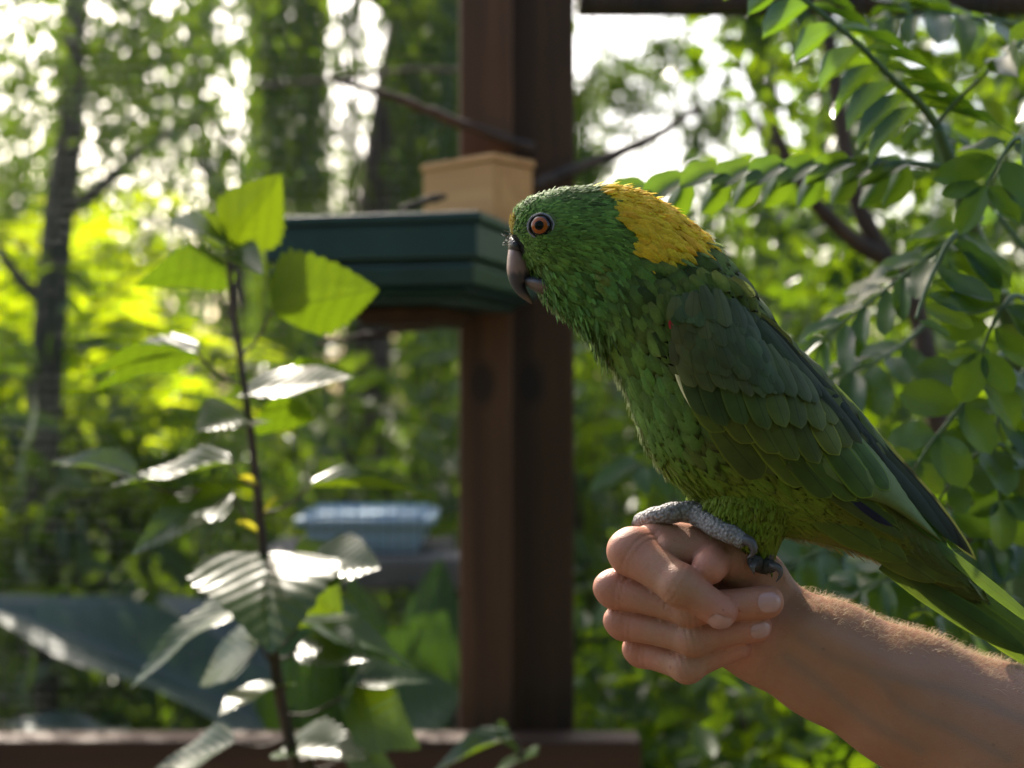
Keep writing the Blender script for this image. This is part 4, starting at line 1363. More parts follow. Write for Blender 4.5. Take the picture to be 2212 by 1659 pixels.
# far leg: the grey foot lying over the top of the fist
b = MB(); b.tube(spline([Q(1530, 1085, 0.004), Q(1508, 1100, 0.002), Q(1490, 1108, 0)], 10), [0.0048] * 10, 14)
ft = obj('foot', b.mesh('foot'), M['scale'], parrot)
toe([(1505, 1106, -0.004), (1470, 1103, -0.006), (1432, 1109, -0.005), (1402, 1120, 0.002), (1386, 1130, 0.010)], [0.0052, 0.0050, 0.0044, 0.0036], ft, [(1388, 1128, 0.008), (1376, 1134, 0.014), (1372, 1150, 0.018)])
toe([(1495, 1104, -0.004), (1515, 1118, -0.013), (1545, 1136, -0.023), (1570, 1146, -0.028), (1586, 1158, -0.030)], [0.0054, 0.0050, 0.0046, 0.0043, 0.0034], ft,
    [(1580, 1150, -0.030), (1596, 1154, -0.033), (1603, 1168, -0.034), (1600, 1180, -0.033), (1590, 1189, -0.032)], cr=0.0026)
toe([(1510, 1108, 0.004), (1480, 1112, 0.012), (1455, 1122, 0.018)], [0.005, 0.0045, 0.004], ft)
# near leg: dark foot gripping the wrist
b = MB(); b.tube(spline([Q(1640, 1172, -0.012), Q(1638, 1198, -0.012), Q(1634, 1222, -0.010)], 10), np.linspace(0.0062, 0.0045, 10), 14)
ft2 = obj('foot', b.mesh('foot'), M['scaled'], parrot)
toe([(1632, 1212, -0.012), (1620, 1206, -0.018), (1612, 1202, -0.022)], [0.0042, 0.0036, 0.003], ft2, [(1614, 1203, -0.022), (1606, 1210, -0.026), (1610, 1226, -0.026)], 'scaled', 0.0020)
toe([(1636, 1214, -0.012), (1646, 1212, -0.019), (1650, 1212, -0.022)], [0.0042, 0.0034, 0.0026], ft2, [(1648, 1208, -0.023), (1660, 1212, -0.026), (1665, 1226, -0.026), (1657, 1243, -0.024)], 'scaled', 0.0020)

# ------------------------------------------------------------------ the hand and forearm carrying the parrot
def cone_sdf(p, a, b_, ra, rb, waist=0.0):
    """rounded cone between two points"""
    ba = b_ - a
    l2 = ba.dot(ba)
    t = np.clip(((p - a) @ ba) / l2, 0, 1)
    d = np.linalg.norm(p - a - t[..., None] * ba, axis=-1)
    return d - (ra + (rb - ra) * t - waist * np.sin(np.pi * t))


def smin(a, b_, k):
    h = np.clip(0.5 + 0.5 * (b_ - a) / k, 0, 1)
    return b_ * (1 - h) + a * h - k * h * (1 - h)


def ell_sdf(p, c, r_, ax=None):
    q_ = p - c
    if ax is not None: q_ = q_ @ ax
    k_ = np.linalg.norm(q_ / r_, axis=-1)
    k2 = np.linalg.norm(q_ / (r_ * r_), axis=-1)
    return k_ * (k_ - 1) / (k2 + 1e-9)


# joints: picture x, y, metres behind the parrot's plane (negative = nearer), radius
FING = {
    'index': [(1492, 1172, 0.022, 0.0105), (1364, 1188, -0.008, 0.0118), (1455, 1248, -0.0255, 0.0100), (1538, 1301, -0.0275, 0.0082)],
    'middle': [(1480, 1262, 0.030, 0.0105), (1329, 1272, 0.000, 0.0096), (1480, 1302, -0.0180, 0.0087), (1640, 1286, -0.0210, 0.0081)],
    'ring': [(1490, 1330, 0.034, 0.0100), (1350, 1346, 0.004, 0.0090), (1490, 1367, -0.0150, 0.0084), (1622, 1341, -0.0165, 0.0074)],
    'little': [(1510, 1395, 0.036, 0.0095), (1392, 1412, 0.010, 0.0087), (1480, 1431, -0.0080, 0.0083), (1585, 1388, -0.0110, 0.0066)],
}
THUMB = [(1640, 1255, 0.006, 0.0150), (1588, 1212, -0.004, 0.0128), (1545, 1200, -0.0080, 0.0100), (1519, 1213, -0.0215, 0.0084)]
ARM = [(1580, 1338, 0.008, 0.0215, 0.0165), (1660, 1368, 0.006, 0.0252, 0.0185), (1790, 1430, 0.004, 0.0284, 0.0220), (1960, 1512, 0.000, 0.0330, 0.0270), (2150, 1610, -0.006, 0.0400, 0.0330), (2400, 1745, -0.014, 0.0460, 0.0400), (2640, 1880, -0.02, 0.047, 0.043)]


def hand_sdf(p):
    fl = []
    d = None
    for nme, J in FING.items():
        pts = [Q(a, b_, c) for a, b_, c, _ in J]; rr = [x[3] for x in J]
        f = None
        for i in range(3):
            s = cone_sdf(p, pts[i], pts[i + 1], rr[i], rr[i + 1], 0.0008)
            f = s if f is None else smin(f, s, 0.0025)
        # knuckle pad at the middle joint
        f = smin(f, np.linalg.norm(p - (pts[1] + np.array([-0.0046, -0.002, 0.0012])), axis=-1) - rr[1] * 0.60, 0.0035)
        f = smin(f, np.linalg.norm(p - (pts[2] + np.array([0.0, -0.0018, 0.0])), axis=-1) - rr[2] * 0.78, 0.004)
        d = f if d is None else smin(d, f, 0.0004)
    # back of the hand and palm behind the fingers
    palm = ell_sdf(p, Q(1500, 1290, 0.026), np.array([0.030, 0.018, 0.036]))
    palm = smin(palm, ell_sdf(p, Q(1580, 1300, 0.012), np.array([0.030, 0.017, 0.029])), 0.010)
    palm = smin(palm, cone_sdf(p, Q(1490, 1170, 0.020), Q(1590, 1225, 0.010), 0.0125, 0.0135), 0.008)
    palm = smin(palm, cone_sdf(p, Q(1420, 1166, 0.000), Q(1570, 1192, -0.002), 0.0100, 0.0115), 0.006)
    th_ = [Q(a, b_, c) for a, b_, c, _ in THUMB]
    t = cone_sdf(p, th_[0], th_[1], THUMB[0][3], THUMB[1][3])
    t = smin(t, cone_sdf(p, th_[1], th_[2], THUMB[1][3], THUMB[2][3]), 0.004)
    palm = smin(palm, t, 0.0040)
    palm = smin(palm, cone_sdf(p, Q(1436, 1184, -0.010), Q(1505, 1190, -0.008), 0.0075, 0.0085), 0.004)
    tip_ = (cone_sdf(p, th_[2], th_[3], THUMB[2][3] * 0.9, THUMB[3][3]))
    # forearm: flattened cones
    a = None
    for i in range(len(ARM) - 1):
        A, B = Q(*ARM[i][:3]), Q(*ARM[i + 1][:3])
        sc_y = 0.5 * (ARM[i][4] / ARM[i][3] + ARM[i + 1][4] / ARM[i + 1][3])
        S = np.array([1, 1 / sc_y, 1])
        s = cone_sdf(p * S, A * S, B * S, ARM[i][3], ARM[i + 1][3]) * sc_y
        a = s if a is None else smin(a, s, 0.006)
    a = smin(a, cone_sdf(p, Q(1740, 1350, -0.012), Q(1900, 1440, -0.018), 0.0050, 0.0060), 0.016)
    base = smin(smin(palm, a, 0.008), tip_, 0.0010)
    return smin(d, base, 0.0010)


def surface_nets(fn, lo, hi, h):
    n = np.ceil((np.array(hi) - lo) / h).astype(int) + 1
    ax = [lo[i] + h * np.arange(n[i]) for i in range(3)]
    D = np.empty(n, np.float32)
    for i in range(n[0]):
        Y_, Z_ = np.meshgrid(ax[1], ax[2], indexing='ij')
        D[i] = fn(np.stack([np.full_like(Y_, ax[0][i]), Y_, Z_], -1))
    s = D < 0
    c = np.zeros(n - 1, np.uint8)
    for dx in (0, 1):
        for dy in (0, 1):
            for dz in (0, 1):
                c += s[dx:n[0] - 1 + dx, dy:n[1] - 1 + dy, dz:n[2] - 1 + dz]
    act = (c > 0) & (c < 8)
    idx = -np.ones(n - 1, int)
    cells = np.argwhere(act)
    idx[act] = np.arange(len(cells))
    v = np.array(lo) + (cells + 0.5) * h
    quads = []
    for a in range(3):
        b1, b2 = (a + 1) % 3, (a + 2) % 3
        sl0 = [slice(1, n[i] - 1) for i in range(3)]; sl1 = list(sl0)
        sl0[a] = slice(0, n[a] - 1); sl1[a] = slice(1, n[a])
        ch = s[tuple(sl0)] != s[tuple(sl1)]
        e = np.argwhere(ch)
        flip = s[tuple(sl0)][ch]
        base = e.copy()
        base[:, b1] += 1; base[:, b2] += 1

        def cell(o1, o2):
            q_ = base.copy(); q_[:, b1] -= o1; q_[:, b2] -= o2
            return idx[q_[:, 0], q_[:, 1], q_[:, 2]]
        f = np.stack([cell(0, 0), cell(1, 0), cell(1, 1), cell(0, 1)], -1)
        f[~flip] = f[~flip][:, ::-1]
        quads.append(f)
    q = np.concatenate(quads)
    q = q[(q >= 0).all(1)]
    for _ in range(4):
        e = 0.0003
        g_ = np.stack([fn(v + np.eye(3)[i] * e) - fn(v - np.eye(3)[i] * e) for i in range(3)], -1) / (2 * e)
        v = v - 0.9 * fn(v)[:, None] * g_ / ((g_ ** 2).sum(-1, keepdims=True) + 1e-6)
    return v, q


lo = np.array([Q(1270, 0)[0], D0 - 0.062, Q(0, 1990)[2]])
hi = np.array([Q(2560, 0)[0], D0 + 0.060, Q(0, 1120)[2] + 0.012])
hv, hq = surface_nets(hand_sdf, lo, hi, 0.0012)
hpx_ = project(hv)
# colour weights: rosy knuckles and tips, tanned arm, joint creases
rosy = np.zeros(len(hv)); crease = np.zeros(len(hv))
for nme, J in FING.items():
    for i, rad in ((1, 0.013), (3, 0.011)):
        d = np.linalg.norm(hv - Q(*J[i][:3]), axis=-1)
        rosy = np.maximum(rosy, np.clip(1.6 - d / rad, 0, 1))
    A, B = Q(*J[1][:3]), Q(*J[2][:3]); C = Q(*J[3][:3])
    x = nrm(C - B); s = (hv - B) @ x
    near = np.linalg.norm(hv - B, axis=-1) < 0.0145
    x2 = nrm(B - A); s2_ = (hv - A) @ x2 - 0.004; near2 = (np.linalg.norm(hv - A, axis=-1) < 0.016) & (hv[:, 1] < A[1])
    crease = crease - 0.7 * near2 * (np.exp(-(s2_ / 0.0009) ** 2) + 0.6 * np.exp(-((s2_ - 0.003) / 0.0008) ** 2))
    crease = crease - near * (0.8 * np.exp(-((s) / 0.0009) ** 2) + 0.5 * np.exp(-((s - 0.0030) / 0.0008) ** 2) + 0.5 * np.exp(-((s + 0.0031) / 0.0008) ** 2))
d = np.linalg.norm(hv - Q(*THUMB[3][:3]), axis=-1); rosy = np.maximum(rosy, np.clip(1.7 - d / 0.010, 0, 1))
for k_, (a, b_) in enumerate((((1596, 1196), (1606, 1236)), ((1612, 1198), (1624, 1240)), ((1604, 1196), (1616, 1236)))):
    A, B = np.array(a), np.array(b_)
    t = np.clip(((hpx_ - A) @ (B - A)) / ((B - A) @ (B - A)), 0, 1)
    dd = np.linalg.norm(hpx_ - A - t[:, None] * (B - A), axis=-1)
    crease -= 0.8 * np.exp(-(dd / 2.2) ** 2) * (hv[:, 1] < D0)
tan_ = np.clip((hpx_[:, 0] - 1620) / 120, 0, 1)
vein = np.zeros(len(hv))
for vp in ([(1730, 1375), (1800, 1420), (1880, 1452), (1960, 1530), (2060, 1575), (2180, 1640)], [(1880, 1452), (1960, 1470), (2080, 1500), (2220, 1560)], [(1700, 1420), (1780, 1480), (1880, 1560), (1990, 1620)]):
    vs = spline(vp, 120)
    dd = np.min(np.linalg.norm(hpx_[:, None, :] - vs[None, :, :], axis=-1), axis=1) if len(hv) < 40000 else np.concatenate([np.min(np.linalg.norm(h_[:, None, :] - vs[None, :, :], axis=-1), axis=1) for h_ in np.array_split(hpx_, 20)])
    vein = np.maximum(vein, np.exp(-(dd / 13) ** 2) * (hv[:, 1] < D0 - 0.008))
cc = np.stack([rosy, tan_, np.clip(1 + crease, 0, 1), 1 - vein], -1)
person = empty('person', Q(1950, 1500), 'bare forearm and closed fist held out as a perch for the parrot', 'person')
obj('arm', mesh_np('arm', hv, hq, np.zeros((len(hv), 2)), cc), M['skin'], person)

# fingernails
M['nail'] = simple_mat('fingernail', (0.50, 0.27, 0.235), 0.22, 0.08, 200, 0.5, coat=0.0)


def nail(ctr, axis, wid, ln, up):
    """curved plate; ctr on the finger's axis, axis towards the tip, up = outward"""
    x = nrm(axis); u = nrm(up - x * np.dot(up, x)); y = np.cross(u, x)
    v = []
    nu, nt_ = 8, 8
    for i in range(nu + 1):
        a = i / nu
        for j in range(nt_ + 1):
            t = 2 * j / nt_ - 1
            wd = wid * (0.92 if a > 0.2 else 0.75 + 0.85 * a) * (1 if a < 0.85 else 1 - 2.2 * (a - 0.85))
            # find the skin along the outward ray
            o = ctr + x * ((a - 0.5) * ln - 0.12 * ln * t * t * (1 if a > 0.5 else -1) * abs(2 * a - 1)) + y * (t * wd * 0.5)
            s0 = np.linspace(-0.004, 0.016, 60)
            pr = o[None] + u[None] * s0[:, None]
            dd = hand_sdf(pr)
            k_ = np.where(dd < 0)[0]
            s_ = s0[k_[-1]] if len(k_) else 0.006
            v.append(o + u * (s_ + 0.00055 + 0.0001 * (1 - t * t) + (0.0006 * max(0, a - 0.8) * 5 * 0.3)))
    m_ = nt_ + 1
    q = [[i * m_ + j, i * m_ + j + 1, (i + 1) * m_ + j + 1, (i + 1) * m_ + j] for i in range(nu) for j in range(nt_)]
    return np.array(v), np.array(q)


for nme, off_, wid, ln, up in (('index', 0.0022, 0.0105, 0.0110, np.array([-0.35, -0.75, -0.55])), ('middle', 0.0006, 0.0100, 0.0108, np.array([0.1, -0.97, 0.12])),
                               ('ring', 0.0010, 0.0080, 0.0100, np.array([0.15, -0.97, -0.12]))):
    J = FING[nme]
    B, C = Q(*J[2][:3]), Q(*J[3][:3])
    obj('fingernail', mesh_np('fingernail', *nail(C + nrm(C - B) * off_, C - B, wid, ln, up)), M['nail'], person)

# fine pale hairs on the upper side of the forearm
r = np.random.default_rng(5)
hn = np.zeros_like(hv)
e = 0.0004
sel = np.where((hpx_[:, 0] > 1685) & (hpx_[:, 0] < 2400))[0]
g_ = np.stack([hand_sdf(hv[sel] + np.eye(3)[i] * e) - hand_sdf(hv[sel] - np.eye(3)[i] * e) for i in range(3)], -1)
g_ = nrm(g_)
wgt = np.clip(g_[:, 2] - 0.66, 0, 1) * 2.4 + 0.02 * np.clip(-g_[:, 2] - 0.6, 0, 1)
wgt = wgt * (0.35 + 0.65 * np.clip((hpx_[sel, 0] - 1700) / 350, 0, 1))
pick = r.choice(len(sel), 3400, p=wgt / wgt.sum())
ad = nrm(Q(1960, 1512) - Q(1665, 1358))
hvv, hqq, no = [], [], 0
for i in pick:
    p0 = hv[sel[i]] + r.normal(0, 0.0006, 3) * (1 - np.abs(g_[i])); n_0 = g_[i]
    ln = 0.0018 + 0.0065 * r.uniform() ** 1.8
    dr = nrm(ad * r.uniform(0.2, 0.8) + n_0 * r.uniform(0.5, 1.1) + r.normal(0, 0.35, 3))
    p1 = p0 + dr * ln * 0.5; p2 = p1 + nrm(dr + ad * 0.7 - n_0 * 0.8) * ln * 0.5
    wv_ = nrm(np.cross(dr, np.array([0, 1.0, 0.001]))) * 0.000055
    uv_ = nrm(np.cross(dr, wv_)) * 0.000055
    for pp_, sc_ in ((p0 - n_0 * 0.0003, 1.0), (p1, 0.9), (p2, 0.3)):
        hvv += [pp_ + wv_ * sc_, pp_ - wv_ * sc_ * 0.5 + uv_ * sc_, pp_ - wv_ * sc_ * 0.5 - uv_ * sc_]
    for s_ in range(2):
        for j in range(3):
            hqq.append([no + s_ * 3 + j, no + s_ * 3 + (j + 1) % 3, no + s_ * 3 + 3 + (j + 1) % 3, no + s_ * 3 + 3 + j])
    no += 9
M['hair'], n_ = new_mat('pale_arm_hair')
o_ = N(n_, 'ShaderNodeOutputMaterial'); h1 = N(n_, 'ShaderNodeBsdfPrincipled', i_Roughness=0.35); h1.inputs['Base Color'].default_value = (0.62, 0.50, 0.36, 1)
h2 = N(n_, 'ShaderNodeBsdfTranslucent'); h2.inputs[0].default_value = (0.85, 0.72, 0.52, 1); hm = N(n_, 'ShaderNodeMixShader'); hm.inputs[0].default_value = 0.5
L(n_, h1.outputs[0], hm.inputs[1]); L(n_, h2.outputs[0], hm.inputs[2]); L(n_, hm.outputs[0], o_.inputs[0])
ho = obj('arm_hair', mesh_np('arm_hair', np.array(hvv), np.array(hqq)), M['hair'], person)
tag(ho, kind='stuff')

# ------------------------------------------------------------------ pinnate tree at the right
pin_meshes = [leaf_mesh('leaflet', OVAL, 8, 2, f, d, w_, 0.0, sd) for f, d, w_, sd in ((0.20, 0.10, 0.02, 1), (0.35, 0.18, 0.03, 2), (0.10, -0.06, 0.03, 3), (0.5, 0.28, 0.05, 4), (0.05, 0.22, 0.06, 5))]
rt = empty('pinnate_tree', (P(2150, 1659, 1.25)[0], 1.3, 0.0), 'leafy green tree with feather-like fronds of oval leaflets behind the parrot', 'tree')
TB = MB()
trunk_paths = [
    ([P(2190, 2500, 1.25) * [1, 1, 0] + [0, 0, 0.0], P(2200, 1500, 1.25), P(2215, 1100, 1.2), P(2190, 740, 1.12), P(2120, 560, 1.05), P(2088, 455, 1.0), P(2060, 370, 0.99), P(2022, 272, 0.98)], 0.011, 0.0042, 'gstem'),
    ([P(1905, 560, 1.5) + [0.25, 0.15, -0.6], P(2050, 1000, 1.5), P(1985, 690, 1.5), P(1915, 560, 1.5), P(1850, 430, 1.5), P(1815, 250, 1.5), P(1790, 80, 1.5), P(1770, -60, 1.5)], 0.013, 0.006, 'bark'),
    ([P(1912, 556, 1.5), P(1860, 530, 1.49), P(1790, 470, 1.47), P(1740, 410, 1.46), P(1690, 320, 1.45), P(1670, 270, 1.45)], 0.0105, 0.004, 'bark'),
]
for pts, r0, r1, mt in trunk_paths:
    b = MB(); pts = spline(pts, 50)
    b.tube(pts, np.linspace(r0, r1, 50) * (1 + 0.05 * np.sin(np.arange(50) * 1.3)), 10)
    obj('branch', b.mesh('branch'), M[mt], rt)
n_leaf = 0


def frond(pts, nl, length, width, hang=0.0, up=(0, 0, 1), side=None, roll=0.0, first=0.15, r0=0.0021, spread=60, term=True, ref=None):
    """rachis through world points with paired leaflets"""
    global n_leaf
    path = spline(pts, 40)
    b = MB(); b.tube(path, np.linspace(r0, r0 * 0.45, 40), 6)
    fo = obj('frond', b.mesh('rachis'), M['gstem'], rt)
    t, _, _ = frames(path)
    for q_ in range(nl):
        f = first + (1 - first) * q_ / max(1, nl - 1)
        i = int(f * 39)
        x = t[i]
        u = np.asarray(up, float); n = nrm(u - x * u.dot(x)); y = np.cross(n, x)
        for s in (-1, 1):
            if side is not None and s not in side: continue
            sc_ = (0.72 + 0.5 * math.sin(math.pi * min(1, f * 0.9 + 0.08))) * rng.uniform(0.7, 1.15)
            a = R(spread + rng.normal(0, 6))
            d = nrm(x * math.cos(a) + y * s * math.sin(a) + np.array([0, 0, -1.0]) * (hang + rng.normal(0, 0.08)) + n * rng.normal(0.02, 0.08))
            B = path[i] + d * 0.002
            T = B + d * length * sc_
            nu = nrm(n + y * s * 0.25 * math.sin(roll) + rng.normal(0, 0.12, 3))
            obj('leaflet', pin_meshes[rng.integers(5)], M['pinna'], fo, leaf_matrix(B, T, width * sc_, roll * s * 57.3, nu))
            n_leaf += 1
    if term:
        obj('leaflet', pin_meshes[0], M['pinna'], fo, leaf_matrix(path[-1], path[-1] + t[-1] * length, width, 0, up)); n_leaf += 1
    return fo


d1 = 0.98
kk = K1 * d1
# frond A: across the top, seen from below, leaflets arching to the lower left
pa = spline([P(2022, 272, .98), P(1985, 222, .97), P(1925, 168, .96), P(1850, 92, .95), P(1735, -2, .94), P(1660, -60, .94)], 40)
b = MB(); b.tube(pa, np.linspace(0.0032, 0.0014, 40), 8)
fa = obj('frond', b.mesh('rachis'), M['gstem'], rt)
for q_ in range(9):
    i = int(6 + 33 * q_ / 8)
    o_ = project(pa[i])
    dx = -150 + 4 * q_; dy_ = 118 - 9 * q_
    for (ex, ey, dd, wd, ro) in ((dx, dy_, -0.03, 62, -62), (150, 18 + 3 * q_, 0.05, 50, 22)):
        B = pa[i]; T = P(o_[0] + ex + rng.normal(0, 6), o_[1] + ey + rng.normal(0, 6), pa[i][1] + dd)
        obj('leaflet', pin_meshes[1 if ex < 0 else 0], M['pinna'], fa, leaf_matrix(B, T, wd * kk, ro + rng.normal(0, 5))); n_leaf += 1
# frond B: level spray towards the parrot's nape; one rank hangs, the other lies flat
pb2 = spline([P(2048, 362, .99), P(1960, 352, .97), P(1830, 346, .95), P(1690, 352, .93), P(1560, 368, .92), P(1400, 400, .91)], 40)
b = MB(); b.tube(pb2, np.linspace(0.0026, 0.0011, 40), 8)
fb = obj('frond', b.mesh('rachis'), M['gstem'], rt)
for q_ in range(9):
    i = int(8 + 31 * q_ / 8)
    o_ = project(pb2[i])
    for (ex, ey, dd, wd, ro) in ((-34, 92, 0.02, 64, -72), (-84, 26, -0.035, 62, 34)):
        B = pb2[i]; T = P(o_[0] + ex + rng.normal(0, 5), o_[1] + ey + rng.normal(0, 5), pb2[i][1] + dd)
        obj('leaflet', pin_meshes[1], M['pinna'], fb, leaf_matrix(B, T, wd * kk, ro + rng.normal(0, 5))); n_leaf += 1
# frond C: rising to the right edge
frond([P(2022, 268, .98), P(2075, 210, .97), P(2150, 140, .95), P(2235, 70, .93)], 3, 130 * kk, 70 * kk, 0.1, up=(0.1, -0.5, 0.85), first=0.55, spread=70)
# frond D: stacked leaflets at the right
frond([P(2120, 470, .93), P(2060, 510, .90), P(2025, 570, .89), P(1998, 630, .88), P(1978, 690, .87)], 8, 118 * K1 * .9, 46 * K1 * .9, 0.05, up=(0.1, -0.60, 0.8), side=(1,), first=0.2, spread=82, term=False)
frond([P(2110, 480, .95), P(2050, 520, .95), P(1960, 590, .95), P(1870, 660, .95), P(1780, 730, .95)], 8, 130 * K1 * .95, 48 * K1 * .95, 0.22, up=(-0.1, -0.45, 0.9), first=0.15, spread=52)
# lower and outer fronds
FR = [
    ([(2205, 720, .99), (2150, 780, .95), (2090, 860, .93), (2010, 960, .92), (1960, 1040, .92)], 6, 115, 78, 0.15, (0.1, -0.6, 0.8)),
    ([(2212, 1000, .97), (2150, 960, .95), (2080, 1010, .94), (2020, 1090, .94)], 5, 105, 70, 0.1, (0.0, -0.5, 0.85)),
    ([(2240, 660, .92), (2190, 640, .9), (2150, 690, .89), (2120, 760, .89)], 4, 120, 70, 0.15, (0.1, -0.6, 0.8)),
    ([(2230, 560, 1.05), (2140, 430, 1.05), (2180, 330, 1.02), (2240, 240, 1.0)], 6, 130, 52, 0.1, (0.2, -0.6, 0.8)),
    ([(2230, 780, 1.0), (2170, 860, .98), (2150, 960, .97), (2160, 1080, .96)], 6, 110, 70, 0.1, (0.2, -0.6, 0.8)),
    ([(2000, 700, 1.1), (1930, 760, 1.08), (1850, 800, 1.07), (1760, 820, 1.07)], 6, 110, 52, 0.3, (0, -0.4, 0.9)),
    ([(2240, 1180, 1.0), (2140, 1160, .98), (2050, 1200, .97)], 5, 110, 66, 0.1, (0.0, -0.5, 0.85)),
    ([(2200, 1300, 1.1), (2080, 1240, 1.05), (1960, 1240, 1.03), (1860, 1270, 1.03)], 6, 120, 70, 0.25, (0.0, -0.6, 0.8)),
    ([(2150, 1350, 1.1), (2020, 1320, 1.05), (1900, 1330, 1.04)], 5, 120, 74, 0.2, (0.0, -0.7, 0.7)),
    ([(1900, 1200, 1.2), (1780, 1190, 1.18), (1700, 1230, 1.17)], 4, 130, 80, 0.2, (0.0, -0.7, 0.7)),
    ([(1660, 900, 1.35), (1560, 940, 1.3), (1460, 960, 1.28), (1380, 1000, 1.27)], 5, 125, 60, 0.35, (0, -0.5, 0.85)),
    ([(2240, 420, 1.15), (2160, 360, 1.12), (2060, 300, 1.1), (1950, 260, 1.1)], 6, 120, 50, 0.2, (0, -0.6, 0.8)),
    ([(2230, 60, 1.1), (2120, 40, 1.08), (2000, 30, 1.06), (1890, 50, 1.06)], 7, 120, 46, 0.2, (0, -0.6, 0.8)),
    ([(2240, 330, .9), (2200, 300, .89), (2170, 330, .88), (2130, 400, .88)], 4, 120, 56, 0.1, (0.1, -0.6, 0.8)),
    ([(2240, 1420, 1.05), (2180, 1300, 1.0), (2160, 1200, .98), (2180, 1100, .97)], 5, 110, 68, 0.1, (0, -0.6, 0.8)),
]
for pts, nl, ln, wd, hg, up in FR:
    dm = pts[-1][2]
    frond([P(*p_) for p_ in pts], nl, ln * K1 * dm, wd * K1 * dm, hg, up=up, first=0.25, spread=66)
print('leaflets', n_leaf)


# ------------------------------------------------------------------ foliage masses
def leaf_cloud(name, cen, size, mat, parent, asp=0.45, seed=0, flat=0.4, dirs=None, droop=0.25):
    """cen (N,3) leaf bases; size (N,) lengths; folded six-vertex leaves with a random tint"""
    r = np.random.default_rng(seed)
    m = len(cen)
    d = r.normal(0, 1, (m, 3)) if dirs is None else dirs + r.normal(0, 0.35, (m, 3))
    d[:, 2] -= droop
    d = nrm(d)
    n = nrm(r.normal(0, 1, (m, 3)) * np.array([1, 1, flat]) + np.array([0, 0, 0.8]))
    n = nrm(n - d * (n * d).sum(-1, keepdims=True)); y = np.cross(n, d)
    tx = np.array([0, 0.35, 0.35, 0.35, 0.75, 0.75, 0.75, 1.0]); ty = np.array([0, -.5, 0, .5, -.36, 0, .36, 0]); tz = np.array([0, .1, 0, .1, .02, -.06, .02, -.14])
    v = cen[:, None] + size[:, None, None] * (d[:, None] * tx[None, :, None] + asp * y[:, None] * ty[None, :, None] + n[:, None] * tz[None, :, None])
    q1 = np.array([[1, 4, 5, 2], [2, 5, 6, 3]]); t1 = np.array([[0, 1, 2], [0, 2, 3], [4, 7, 5], [5, 7, 6]])
    o_ = (np.arange(m) * 8)[:, None, None]
    c = np.repeat(np.concatenate([r.uniform(0, 1, (m, 3)), np.ones((m, 1))], 1)[:, None], 8, 1).reshape(-1, 4)
    me = mesh_np(name, v.reshape(-1, 3), [(q1[None] + o_).reshape(-1, 4), (t1[None] + o_).reshape(-1, 3)], np.zeros((m * 8, 2)), c)
    o = obj(name, me, M[mat], parent)
    tag(o, kind='stuff')
    return o


def clumps(n_cl, per, box_fn, spread, seed):
    r = np.random.default_rng(seed)
    c = np.array([box_fn(r) for _ in range(n_cl)])
    k_ = r.integers(0, n_cl, n_cl * per)
    s_ = r.uniform(0.5, 1.4, n_cl)
    return c[k_] + r.normal(0, 1, (len(k_), 3)) * spread * s_[k_][:, None]


# crown of the pinnate tree: leaves further back, out of focus
def box_a(r):
    D = r.uniform(1.5, 2.7)
    return P(r.uniform(1500, 2400), r.uniform(-150, 1200), D)


c = clumps(95, 34, box_a, 0.045, 3)
leaf_cloud('crown', c, rng.uniform(0.03, 0.055, len(c)), 'fill', rt, 0.5, 4)

low = empty('low_shrub', (0.5, 2.0, 0.0), 'bright yellow-green low shrub below the outstretched arm', 'shrub')


def box_b(r):
    D = r.uniform(1.5, 2.6)
    return P(r.uniform(1360 if D < 1.75 else 1280, 2300), r.uniform(1450, 1800), D)


c = clumps(60, 40, box_b, 0.05, 5)
c = c[(c[:, 0] > 0.19) | (c[:, 1] > 1.8)]
leaf_cloud('foliage', c, rng.uniform(0.035, 0.065, len(c)), 'fill', low, 0.45, 6)
for i in range(9):
    x = rng.uniform(0.2, 1.0); y = rng.uniform(1.9, 2.5)
    b = MB(); b.tube(spline([[x, y, 0], [x + rng.normal(0, .05), y, 0.4], [x + rng.normal(0, .1), y + rng.normal(0, .1), 0.95]], 10), np.linspace(0.008, 0.003, 10), 6)
    obj('stem', b.mesh('stem'), M['bark'], low)

mid = empty('dark_bush', (0.35, 3.0, 0.0), 'dark leafy bush standing behind the wire screen right of the post', 'shrub')


def box_c(r):
    D = r.uniform(2.6, 3.8)
    return P(r.uniform(1230, 2400), r.uniform(680, 1750), D)


c = clumps(95, 60, box_c, 0.10, 7)
leaf_cloud('foliage', c, rng.uniform(0.05, 0.10, len(c)), 'fill', mid, 0.5, 8)
for i in range(8):
    x = rng.uniform(0.1, 1.2); y = rng.uniform(2.8, 3.6)
    b = MB(); b.tube(spline([[x, y, 0], [x + rng.normal(0, .05), y, 0.7], [x + rng.normal(0, .15), y + rng.normal(0, .1), 1.6]], 10), np.linspace(0.015, 0.004, 10), 6)
    obj('stem', b.mesh('stem'), M['bark'], mid)


